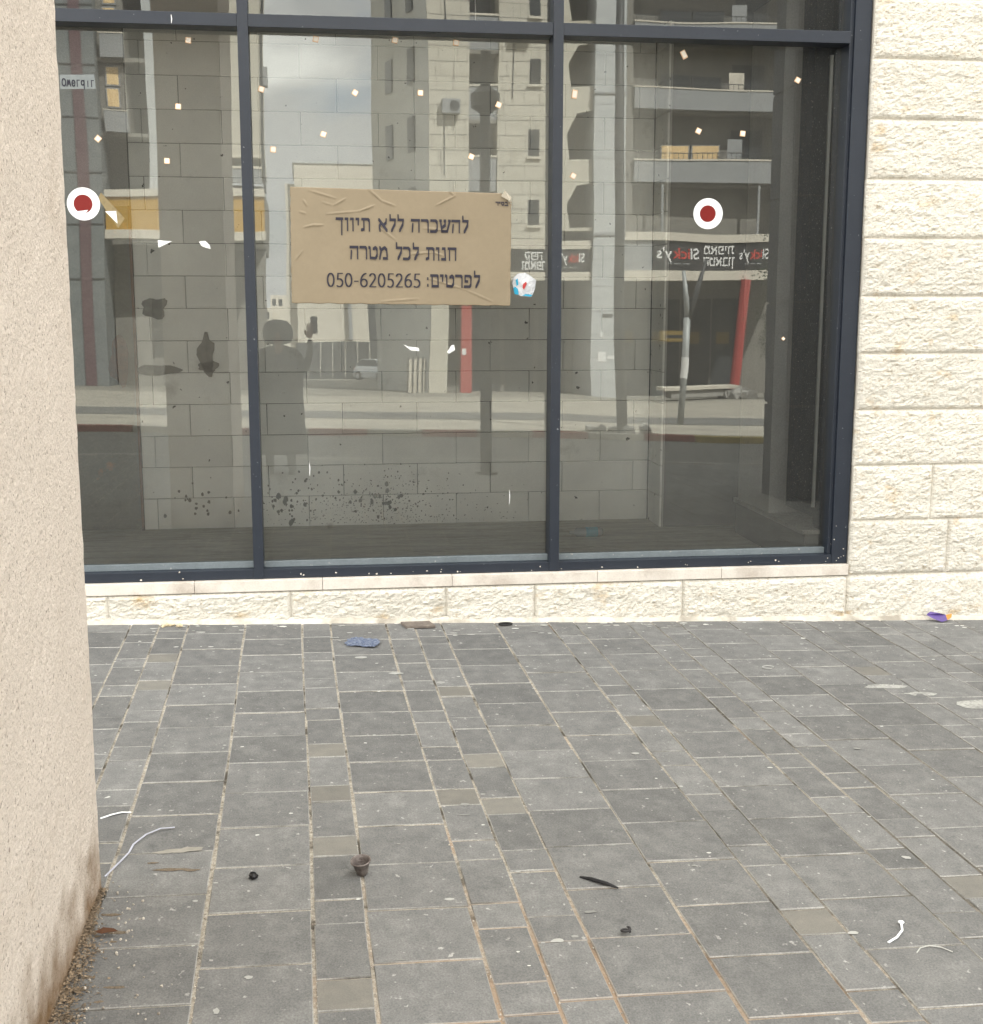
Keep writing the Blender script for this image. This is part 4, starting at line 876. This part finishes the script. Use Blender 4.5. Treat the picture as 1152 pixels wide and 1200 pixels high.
def text_on(sign_par, s, x, z, h, y, mat, loc, name='lettering', wmul=1.0):
    cu = bpy.data.curves.new('txt', 'FONT'); cu.body = s; cu.size = h*1.35; cu.extrude = .01; cu.offset = h*.018
    o = bpy.data.objects.new('txt', cu); COL.objects.link(o); bpy.context.view_layer.update()
    me = bpy.data.meshes.new_from_object(o); bpy.data.objects.remove(o)
    xs = [v.co.x for v in me.vertices]; wtx = max(xs)-min(xs)
    for v in me.vertices: v.co = Vector((-(v.co.x-min(xs))*wmul-0, -v.co.z, v.co.y))   # faces the window front (+Y)
    me.transform(Matrix.Translation((x-loc[0], y-loc[1], z-loc[2]))); me.flip_normals()
    link(name, me, mat, sign_par); return wtx*wmul
def heb_on(par, s, xr, z, h, y, loc, wmax):
    vis = s[::-1]; bm = bmesh.new(); sx = wmax/width(vis, HEB, 1.0)
    # seen from +Y the reader's left is larger X: writing runs from large X to small X
    strokes(bm, vis, HEB, 0, 0, sx, h, h*.16, h*.2, lambda a, b_, e: (xr-loc[0]-a, y-loc[1]+.01+e, z-loc[2]+b_)); mk('lettering', bm, M_wtxt, par)
def shop_sign(x0, x1, z0, z1, y, label, mat=M_dsign):
    s_ = tag(empty('shop_sign', ((x0+x1)/2, y, z0)), label, 'sign'); box('sign_face', (x0, x1, y-.12, y, z0, z1), mat, s_); return s_
y = BY+.06
s1 = shop_sign(8.05, 9.66, 3.84, 4.63, y, 'charcoal shop sign with two lines of white Hebrew, right of the paper sign'); L_ = s1.location
heb_on(s1, 'קפה', 9.25, 4.26, .26, y, L_, .66); heb_on(s1, 'ומאפה', 9.42, 3.93, .26, y, L_, .94)
def slicky(s_, xr, z, h, y, L_, W):
    k_ = W/(h*1.35*2.75)
    a = text_on(s_, 'Sl', xr, z, h, y, M_wtxt, L_, wmul=k_); b_ = text_on(s_, 'ick', xr-a-.03, z, h, y, M_rtxt, L_, wmul=k_); text_on(s_, "y's", xr-a-b_-.06, z, h, y, M_wtxt, L_, wmul=k_)
    for q in range(3): box('small_print_bar', (xr-W*(.85-.22*q), xr-W*(.68-.22*q), y+.001, y+.006, z-.20, z-.165), M_grey, s_)
s2 = shop_sign(9.69, 11.18, 3.84, 4.63, y, 'charcoal shop sign with white and red lettering, just right of the second mullion'); slicky(s2, 10.95, 4.18, .33, y, s2.location, 1.02)
# --- balcony building
bb = bld('balcony_apartment_building', 'apartment building with long shade-grey balcony parapets reflected in the right pane', (15.5, BY, -1))
box('corner_pilaster', (11.26, 12.50, BY-8, BY+.25, TB-.1, 30), M_limeshade, bb)
for d in ((11.55, 11.85, .9, 1.3), (11.9, 12.3, 1.0, 1.15), (11.7, 12.1, 2.7, 2.85), (11.6, 11.75, 1.9, 2.1)): box('notice', (d[0], d[1], BY+.2505, BY+.262, d[2]-.6, d[3]-.6), M_wtxt if d[2] < 2.5 else M_dpole, bb)
for i in range(14): box('block_joint', (11.262, 12.498, BY+.2502, BY+.254, -.5+i*.95, -.48+i*.95), M_grey, bb)
for i in range(5): box('ledge', (11.24, 12.52, BY+.251, BY+.30, 5.1+BH2*2*i, 5.18+BH2*2*i), M_grey, bb)
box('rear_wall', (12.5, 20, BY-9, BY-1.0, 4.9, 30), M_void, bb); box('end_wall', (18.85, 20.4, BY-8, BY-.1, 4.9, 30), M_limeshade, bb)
box('inner_pier', (12.5, 12.88, BY-1.8, BY-.2, 4.9, 30), M_void, bb)
for i in range(8):
    z = 7.28+BH2*i
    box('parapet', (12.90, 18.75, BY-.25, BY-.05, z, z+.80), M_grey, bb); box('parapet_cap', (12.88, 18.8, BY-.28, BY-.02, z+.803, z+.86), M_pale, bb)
    box('floor_slab', (12.88, 18.85, BY-1.0, BY-.26, z-.12, z+.03), M_void, bb)
    for a, b_ in ((14.15, 15.35), (15.42, 16.55)): 
        win(bb, a, b_, z+.62, z+1.5, BY-.9, M_curt if i == 0 else M_pane, False)
bm = bmesh.new()
for i in range(8):
    bx(bm, 12.95-15.5, 18.7-15.5, -.18, -.15, 7.28+BH2*i+.80+1+.28, 7.28+BH2*i+.80+1+.31)
    for q in range(30): bx(bm, 12.98+.19*q-15.5, 13.0+.19*q-15.5, -.175, -.155, 7.28+BH2*i+1.863, 7.28+BH2*i+2.08)
tag(mk('balcony_rails', bm, M_dpole, bb), kind='stuff')
for i in range(7):
    box('sliding_door', (17.0, 18.3, BY-.98, BY-.93, 7.4+BH2*i, 9.3+BH2*i), M_pane, bb); box('laundry', (16.7, 17.3, BY-.5, BY-.45, 8.2+BH2*i, 8.9+BH2*i), M_pale if i % 2 else M_grey, bb)
for x in (14.0, 17.9): box('drain_pipe', (x, x+.09, BY-.2, BY-.11, 5.2, 7.2), M_grey, bb)
box('cornice', (12.51, 18.7, BY-.5, BY+.12, 4.93, 5.25), M_pale, bb); box('cornice', (12.51, 18.7, BY-.5, BY+.12, 3.50, 3.85), M_pale, bb)
box('shop_wall', (12.5, 20, BY-3.3, BY-3.0, TB-.3, 4.9), M_void, bb); box('shop_soffit', (12.5, 20, BY-3.0, BY-.5, 3.86, 4.9), M_void, bb)
for i, x in enumerate((12.9, 14.3, 15.7, 17.1)):
    box('shopfront_glass', (x, x+1.3, BY-2.99, BY-2.95, TB, 2.9), M_pane, bb)
    box('poster', (x+.2, x+.8, BY-2.94, BY-2.93, 1.05, 1.55), M_ytxt, bb)
box('awning_poster', (14.3, 15.5, BY-1.2, BY-1.15, 1.15, 1.6), M_ytxt, bb); box('awning_word', (14.5, 15.2, BY-1.149, BY-1.14, 1.3, 1.42), M_dsign, bb)
bm = bmesh.new(); tube(bm, [(16.98-15.5, .3, TB+1.1), (17.45-15.5, .3, 3.5+1)], .2, 10); mk('red_column', bm, M_redcol, bb)
y = BY+.02
s3 = shop_sign(12.56, 13.62, 3.86, 4.92, y, 'blank pale grey sign panel left of the charcoal bakery sign', M_grey)
s4 = shop_sign(13.64, 18.62, 3.86, 4.92, y, 'long charcoal sign with red and white lettering and white Hebrew between, under the balconies'); L_ = s4.location
slicky(s4, 15.45, 4.28, .42, y, L_, 1.6); slicky(s4, 18.42, 4.28, .40, y, L_, 1.15)
heb_on(s4, 'מאפית', 16.95, 4.50, .29, y, L_, 1.30); heb_on(s4, 'הטאבון', 16.98, 4.05, .29, y, L_, 1.35)
# --- left building
lb = bld('left_apartment_building', 'apartment building with mustard sign band and grey pilaster reflected in the left pane', (-5, BY, -1))
box('corner_pilaster', (-9.2, -7.16, BY-8, BY+.3, TB, 30), material('grey_blue_concrete', (.21, .225, .23), (.16, .175, .18), scale=1.5, rough=.9, fine=.1, bscale=10, stretch=(1, 1, 2)), lb)
bm = bmesh.new(); bx(bm, -7.98+5, -7.60+5, .301, .36, -.6, 30)
mk('red_downpipe', bm, material('dull_red_cladding', (.15, .09, .10), (.12, .075, .085), scale=3), lb)
for i in range(8): box('ledge', (-9.2, -7.15, BY+.3005, BY+.33, 3.5+1.9*i, 3.54+1.9*i), M_dpole, lb)
box('rear_wall', (-7.16, -3.3, BY-9, BY-1.9, 4.7, 30), M_void, lb); box('shop_wall', (-7.16, -1.3, BY-3.4, BY-3.1, TB, 4.9), M_void, lb)
box('rear_wall', (-3.3, -1.3, BY-9, BY-.55, 4.7, 6.9), M_void, lb)
box('wall', (-2.95, -1.32, BY-9, BY-.05, 7.98, 30), M_lime, lb); box('wall', (-5.5, -2.95, BY-9, BY-.6, 6.75, 30), M_limeshade, lb)
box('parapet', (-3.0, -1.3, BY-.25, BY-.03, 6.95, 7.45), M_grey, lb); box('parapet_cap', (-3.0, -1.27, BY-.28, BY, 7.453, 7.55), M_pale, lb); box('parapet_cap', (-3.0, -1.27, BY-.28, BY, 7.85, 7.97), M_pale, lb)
bm = bmesh.new(); tube(bm, [(-1.22+5, -.1, 7.6), (-1.22+5, -.1, 31)], .05, 6); mk('drain_pipe', bm, M_dpole, lb)
box('ac_unit', (-1.3, -1.0, BY-.6, BY-.1, 10.6, 11.3), M_grey, lb)
for i in range(8):
    z = 8.82+2.66*i
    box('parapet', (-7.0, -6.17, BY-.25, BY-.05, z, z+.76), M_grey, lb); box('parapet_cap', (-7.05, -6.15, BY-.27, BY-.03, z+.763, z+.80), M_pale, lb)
    box('floor_slab', (-7.16, -5.5, BY-1.9, BY-.26, z-.12, z+.02), M_void, lb)
    win(lb, -6.92, -6.42, z+.92, z+1.66, BY-.45, M_curt, False); win(lb, -6.90, -6.38, z+1.72, z+2.44, BY-.45, M_curt, False)
    box('inner_wall', (-7.15, -6.17, BY-1.9, BY-.5, z+.02, z+2.5), M_void, lb)
box('cornice', (-7.15, -1.25, BY-.5, BY+.12, 6.47, 6.74), M_pale, lb); box('cornice', (-7.15, -1.25, BY-.5, BY+.12, 4.90, 5.22), M_pale, lb)
box('shop_front', (-7.1, -5.7, BY-2.0, BY-1.9, TB, 4.7), M_void, lb)
s5 = shop_sign(-7.12, -1.28, 5.225, 6.465, BY+.03, 'mustard yellow shop fascia between two pale stone bands, behind the pillar reflection', M_yel)
# --- distant things through the gap between the buildings
fb = bld('distant_pale_building', 'distant pale flat-roofed building reflected above the paper sign, between tower and left pane', (3, -100, -2))
box('wall', (-.2, 6.9, -112, -100, -3, 15.0), M_pale, fb); box('wall', (-1.0, -.2, -112, -101, -3, 13.5), M_pale, fb); box('parapet', (-.3, 7.0, -112.1, -99.9, 15.003, 15.2), M_limeshade, fb)
for i in range(1, 4):
    for x in (.6, 2.3, 4.0, 5.6): win(fb, x, x+.8, 1.2+i*3.1, 2.6+i*3.1, -100, M_pane, False)
bm = bmesh.new(); bx(bm, 3.9-3, 4.2-3, 0, .6, 3, 7.2)
mk('sun_screen', bm, M_grey, fb)
M_hoard = flat('dark_hoarding_paint', (.075, .078, .08), .8)
hd = tag(empty('hoarding', (3.6, -80, -1.8)), 'long dark grey hoarding across the street, low behind the parked car', 'fence')
for i in range(10): box('hoarding_panel', (-.3+i*.80, .46+i*.80, -80.1, -80, -1.8, 1.0 if i < 6 else 4.0), M_hoard, hd, .01)
for i, (x, w_, h, yy) in enumerate(((-12, 4.5, 6.0, -200), (-7.2, 3.2, 5.2, -205), (-4.3, 2.4, 7.2, -210), (-1.9, 1.5, 4.6, -190), (-18, 5, 8, -220))):
    t_ = tag(empty('distant_block', (x, yy, -4)), ['low pale distant block beside the first mullion', 'pale distant block left of the photographer', 'taller distant block above the photographer', 'small pale distant house right of the photographer', 'far pale block hidden mostly by the mullion'][i], 'building')
    box('wall', (x, x+w_, yy-8, yy, -6, h), M_pale, t_)
    for a in range(1 if i == 2 else 3):
        for c in range(int(w_)): win(t_, x+.25+c*.95, x+.8+c*.95, h-1.6-a*2.2, h-.6-a*2.2, yy, M_pane, False)
# parked car
car = tag(empty('parked_car', (4.9, -75, -1.55)), 'silver hatchback parked across the street, reflected below the paper sign', 'car'); car.rotation_euler.z = math.radians(62)
M_car = flat('silver_car_paint', (.62, .64, .66), .25, .2); M_tyre = flat('tyre_rubber', (.02, .02, .02), .8)
secs = [(-2.05,.75,.35,.62),(-2.0,.82,.25,.85),(-1.6,.86,.22,.98),(-1.0,.87,.22,1.0),(.9,.87,.22,1.0),(1.5,.86,.22,.92),(1.95,.80,.28,.75),(2.05,.70,.35,.55)]
bm = bmesh.new(); rings = []
for x, hw_, z0, z1 in secs: rings.append([bm.verts.new(p) for p in ((x,-hw_,z0),(x,-hw_-.02,(z0+z1)/2),(x,-hw_+.06,z1),(x,hw_-.06,z1),(x,hw_+.02,(z0+z1)/2),(x,hw_,z0))])
for q, s in zip(rings, rings[1:]):
    for i in range(6): bm.faces.new((q[i], q[(i+1) % 6], s[(i+1) % 6], s[i]))
bm.faces.new(rings[0]); bm.faces.new(rings[-1][::-1]); mk('body', bm, M_car, car, smooth=False)
def cabin(name, k0, zt, mat, grow=0):
    bm = bmesh.new(); lo = [(-1.75, .78), (1.15, .78)]; hi = [(-1.25, .62), (.35, .62)]
    a = [bm.verts.new(p) for p in ((-1.85+grow,-.80,1.0),(1.15-grow,-.80,1.0),(1.15-grow,.80,1.0),(-1.85+grow,.80,1.0))]; b_ = [bm.verts.new(p) for p in ((-1.35,-.64,zt),(.30,-.64,zt),(.30,.64,zt),(-1.35,.64,zt))]
    for i in range(4): bm.faces.new((a[i], a[(i+1) % 4], b_[(i+1) % 4], b_[i]))
    bm.faces.new(b_); mk(name, bm, mat, car)
cabin('windows', 0, 1.40, M_pane); bm = bmesh.new(); bx(bm, -1.38, .33, -.66, .66, 1.402, 1.46); mk('roof', bm, M_car, car)
for x in (-1.3, 1.3):
    for y_ in (-.84, .84):
        bm = bmesh.new(); tube(bm, [(x, y_-.1, .32), (x, y_+.1, .32)], .32, 16); wv = mk('wheel', bm, M_tyre, car); bm = bmesh.new(); tube(bm, [(x, y_-.11, .32), (x, y_+.11, .32)], .18, 12); mk('rim', bm, M_car, wv)
for y_ in (-.62, .62):
    bm = bmesh.new(); bx(bm, 2.0, 2.07, y_-.18, y_+.18, .60, .74); mk('headlight', bm, M_wtxt, car); bm = bmesh.new(); bx(bm, -2.08, -2.0, y_-.14, y_+.14, .62, .86); mk('tail_light', bm, M_rtxt, car)
# dark column added out of frame to darken the right pane's reflection
c2 = tag(empty('dark_occluder_column', (5.3, -5.6, -.2)), 'added dark navy column out of frame, darkening the reflection at the right end of the right pane', 'column')
M_occluder = material('occluder_dark_navy', (.035, .042, .055), (.025, .03, .04), scale=2, rough=.5)
box('core', (4.66, 6.2, -5.65, -5.05, -.2, 7), M_darkconc, c2)
for i in range(7):
    for d in ((4.64, 5.39, -5.049, -5.02), (5.41, 6.2, -5.049, -5.02)): box('occluder_panel', (*d, -.18+i*1.02, .82+i*1.02), M_occluder, c2)
    box('occluder_panel', (4.63, 4.659, -5.65, -5.05, -.18+i*1.02, .82+i*1.02), M_occluder, c2)
# posts
lamp = tag(empty('street_lamp', (1.96, -7.3, T(1.96, -7.3))), 'dark post-top street lamp standing near the shop, its reflection crossing the stone tower', 'street lamp')
bm = bmesh.new(); tube(bm, [(0,0,-.02),(0,0,4.0)], [.066, .060], 14); mk('pole', bm, M_dpole, lamp, smooth=True)
bm = bmesh.new(); tube(bm, [(0,0,4.0),(0,0,4.06),(0,0,4.20),(0,0,4.28)], [.08, .16, .165, .07], 16); mk('collar', bm, M_dpole, lamp)
bm = bmesh.new(); tube(bm, [(0,0,4.28),(0,0,4.66)], .058, 14); mk('lamp_head', bm, M_dpole, lamp); bm = bmesh.new(); tube(bm, [(0,0,-.02),(0,0,.03)], .13, 14); mk('base_plate', bm, M_dpole, lamp)
p2 = tag(empty('tall_lamp_post', (5.66, -15.6, T(5.66, -15.6))), 'tall dark grey lamp post on the far kerb reflected in the right pane', 'lamp post')
bm = bmesh.new(); tube(bm, [(0,0,-.02),(-.06,0,4.6),(-.10,0,9.0)], [.095, .085, .07], 14); mk('pole', bm, M_dpole, p2, smooth=True); bm = bmesh.new(); tube(bm, [(-.1,0,9),(-.1,.5,9.3),(-.1,1.4,9.4)], .04, 8); mk('arm', bm, M_dpole, p2); box('lamp_head', (5.45, 5.67, -14.4, -13.9, 8.9, 9.0), M_dpole, p2)
rb = tag(empty('rubble_heap', (5.66, -15.7, T(5.66, -15.7))), 'little heap of rubble round the foot of the tall lamp post', 'rubble')
for i in range(12): bm = bmesh.new(); blob(bm, (random.uniform(-.5,.5), random.uniform(-.2,.2), .06), random.uniform(.06,.13), .35, 1); mk('chunk', bm, M_conc, rb)
yp = tag(empty('forked_pole', (8.0, -19.6, T(8.0, -19.6))), 'bare galvanised pole forking into two arms, taped white at mid height, on the far pavement', 'pole')
bm = bmesh.new(); tube(bm, [(.0,0,-.02),(.06,0,1.3),(.09,0,2.3)], .075, 12); mk('pole', bm, M_steel, yp, smooth=True)
bm = bmesh.new(); tube(bm, [(.10,0,2.28),(.06,0,2.7),(-.02,0,3.25)], [.07,.06,.035], 10); mk('arm', bm, M_steel, yp, smooth=True)
bm = bmesh.new(); tube(bm, [(.11,0,2.28),(.27,0,2.8),(.50,0,3.5)], [.07,.06,.035], 10); mk('arm', bm, M_dpole, yp, smooth=True)
bm = bmesh.new(); tube(bm, [(.04,0,1.0),(.06,0,1.25),(.065,0,1.45)], .085, 10); mk('tape_wrap', bm, M_wtxt, yp)
# clutter in front of the balcony building
pl_ = tag(empty('concrete_slab_stack', (14.4, -38.6, T(12, -38.6))), 'stack of broken pale slabs on the pavement before the shaded shopfronts', 'slabs')
for i, d in enumerate(((13.0, 16.0, .42, .54, .1), (13.3, 15.4, .15, .40, 0), (15.5, 16.6, .0, .35, .2))): box('slab', (d[0], d[1], -39.2, -38.2+d[4], -1.0+d[2], -1.0+d[3]), M_pale if i == 0 else M_conc, pl_, .01)
pl2 = tag(empty('rubble_pile', (17, -38.2, T(12, -38.2))), 'pile of grey rubble by the foot of the slanting red column', 'rubble')
for i in range(16): bm = bmesh.new(); blob(bm, (random.uniform(-1.8,1.6), random.uniform(-.4,.4), random.uniform(.05,.3)), random.uniform(.12,.3), .4, 1); mk('chunk', bm, M_conc, pl2)
tr_ = tag(empty('street_tree', (17.75, -37.0, T(12, -37))), 'dark leafy street tree reflected at the right end of the right pane', 'tree')
bm = bmesh.new(); tube(bm, [(0,0,-.1),(.05,0,1.4),(-.05,.1,3.0),(.1,0,5.5)], [.16,.13,.1,.05], 8); mk('trunk', bm, flat('bark', (.08,.06,.045), .9), tr_)
bm = bmesh.new(); rnd = random.Random(3)
for c in range(34):
    cc_ = Vector((rnd.gauss(0, .42), rnd.gauss(0, .5), 1.8+abs(rnd.gauss(2.2, 1.9))))
    for i in range(330):
        p = cc_+Vector((rnd.gauss(0, .34), rnd.gauss(0, .34), rnd.gauss(0, .34))); a = Vector((rnd.gauss(0,1), rnd.gauss(0,1), rnd.gauss(0,1))).normalized()*.05; b_ = a.orthogonal().normalized()*.028
        bm.faces.new([bm.verts.new(p-a), bm.verts.new(p+b_), bm.verts.new(p+a), bm.verts.new(p-b_)])
mk('crown', bm, material('tree_leaves', (.035, .06, .03), (.06, .085, .04), scale=2, rough=.7, vary=.3), tr_)

# ------------------------------------------------------------------ the photographer, mirrored in the middle pane
per = tag(empty('person', (-.36, -7.22, T(-.34, -7.22)-.02)), 'person in long dark coat and rounded hat photographing the window, reflected beside the first mullion', 'person')
M_jack = material('dark_coat_cloth', (.085, .085, .08), (.05, .05, .05), scale=7, rough=.95, bump=.5, bscale=9, bdist=.05); M_trou = flat('dark_trousers', (.025, .027, .035), .9); M_skin = flat('skin', (.42, .26, .19), .6); M_hair = flat('dark_hair', (.02, .014, .01), .7)
def skin(name, verts, edges, rad, mat, root=0, sub=2, par=per):
    me = bpy.data.meshes.new(name); me.from_pydata(verts, edges, []); o = link(name, me, mat, par)
    md = o.modifiers.new('skin', 'SKIN'); md.use_smooth_shade = True
    for i, r in enumerate(rad):
        r = r if isinstance(r, tuple) else (r, r); me.skin_vertices[0].data[i].radius = r
    me.skin_vertices[0].data[root].use_root = True
    ss = o.modifiers.new('sub', 'SUBSURF'); ss.levels = ss.render_levels = sub; return o
V = [(0,0,.92),(0,0,1.10),(0,.01,1.28),(0,.01,1.38),(0,.02,1.45),(0,.03,1.53),(0,.04,1.60),   # pelvis .. head
     (-.19,.0,1.36),(-.24,.06,1.13),(-.12,.27,1.20),(-.02,.33,1.36),          # left arm, hand near the phone
     (.19,.0,1.36),(.27,.10,1.16),(.33,.30,1.36),(.335,.36,1.52),             # right arm up to the phone
     (-.10,0,.84),(-.11,.02,.48),(-.12,-.01,.10),(-.13,.12,.04), (.10,0,.84),(.11,.03,.48),(.12,-.01,.10),(.13,.12,.04)]
Ed = [(0,1),(1,2),(2,3),(3,4),(4,5),(5,6),(3,7),(7,8),(8,9),(9,10),(3,11),(11,12),(12,13),(13,14),(0,15),(15,16),(16,17),(17,18),(0,19),(19,20),(20,21),(21,22)]
Rd = [(.17,.12),(.15,.11),(.18,.12),(.14,.09),.055,.06,.075,.07,.052,.042,.03,.07,.052,.042,.03,(.10,.10),.065,.05,.045,(.10,.10),.065,.05,.045]
body = skin('body', V, Ed, Rd, M_jack)
bm = bmesh.new(); blob(bm, (0,.045,1.575), .1, .0, 3, (.80,.98,1.15)); 
for v in bm.verts:
    if v.co.y > .12 and abs(v.co.x) < .02 and 1.53 < v.co.z < 1.59: v.co.y += .02
hd_ = mk('head', bm, M_skin, per, smooth=True)
for sx in (-1, 1):
    bm = bmesh.new(); blob(bm, (sx*.032,.132,1.585), .011, 0, 1); mk('eye', bm, M_ink, hd_); bm = bmesh.new(); blob(bm, (sx*.082,.04,1.57), .022, 0, 1, (.4,.8,1.3)); mk('ear', bm, M_skin, hd_)
bm = bmesh.new(); blob(bm, (0,.135,1.528), .022, 0, 1, (1,.3,.35)); mk('mouth', bm, flat('lips', (.3,.12,.1), .6), hd_); bm = bmesh.new(); blob(bm, (0,.145,1.558), .014, 0, 1, (.8,1,1.3)); mk('nose', bm, M_skin, hd_)
bm = bmesh.new(); blob(bm, (0,.01,1.58), .112, .04, 3, (1.0,1.0,1.2)); 
for v in bm.verts: 
    if v.co.y > .09: v.co.y = .09
mk('hair', bm, M_hair, per, smooth=True)
bm = bmesh.new(); tube(bm, [(0,.0,1.49),(0,-.01,1.54),(0,-.01,1.60),(0,0,1.66),(0,.01,1.70),(0,.01,1.72)], [.135,.155,.160,.140,.10,.04], 24); mk('hat', bm, M_jack, per, smooth=True)
for prof_, nm_, mt_ in (([(.02,1.43,.11,.09),(.01,1.38,.19,.12),(0,1.30,.245,.14),(0,1.15,.265,.16),(0,.9,.26,.18),(0,.6,.275,.20),(0,.24,.295,.21)], 'long_coat', M_jack),):
    bm = bmesh.new(); rg_ = [[bm.verts.new((rx*math.cos(a*math.pi/14)*(1+.02*math.sin(a*3)), yo+ry*math.sin(a*math.pi/14), z_)) for a in range(28)] for yo, z_, rx, ry in prof_]
    for q, s in zip(rg_, rg_[1:]):
        for a in range(28): bm.faces.new((q[a], q[(a+1) % 28], s[(a+1) % 28], s[a]))
    bm.faces.new(rg_[0]); mk(nm_, bm, mt_, per, smooth=True)
tube_sk = [(-.02,.33,1.36),(-.01,.37,1.43)]
for nm, base_, dirs in (('right_hand', Vector((.335,.37,1.56)), 1), ('left_hand', Vector((-.0,.35,1.40)), -1)):
    v = [tuple(base_+Vector((0,0,-.04))), tuple(base_), tuple(base_+Vector((0,.01,.05)))]; e = [(0,1),(1,2)]; r = [.024,(.034,.018),(.036,.016)]
    for f_ in range(4):
        b0 = base_+Vector((-.027+.018*f_, .012, .055)); i0 = len(v); ln = (.07,.08,.076,.06)[f_]
        v += [tuple(b0), tuple(b0+Vector((0,.012,ln*.5))), tuple(b0+Vector((.0,.030,ln*.85)))]; e += [(2,i0),(i0,i0+1),(i0+1,i0+2)]; r += [.010,.009,.0075]
    i0 = len(v); b0 = base_+Vector((-.03*dirs,.015,.0)); v += [tuple(b0), tuple(b0+Vector((-.02*dirs,.02,.03))), tuple(b0+Vector((-.022*dirs,.03,.055)))]; e += [(1,i0),(i0,i0+1),(i0+1,i0+2)]; r += [.013,.011,.009]
    skin('hand', v, e, r, M_skin, 0, 1)
for sx in (-1, 1):
    bm = bmesh.new(); blob(bm, (sx*.125,.06,.035), .05, 0, 2, (.95,2.7,.9)); mk('shoe', bm, M_hair, per, smooth=True)
ph = tag(empty('mobile_phone', (.0, -6.842, 1.66)), 'dark mobile phone held up by the photographer', 'phone')
bm = bmesh.new(); bx(bm, -.02, .055, -.010, -.002, -.10, .075); bmesh.ops.bevel(bm, geom=bm.edges[:], offset=.004, segments=2, affect='EDGES'); mk('phone_case', bm, M_ink, ph)
bm = bmesh.new(); tube(bm, [(.0,-.001,.035),(.0,.001,.035)], .008, 12); mk('camera_bump', bm, M_pane, ph)
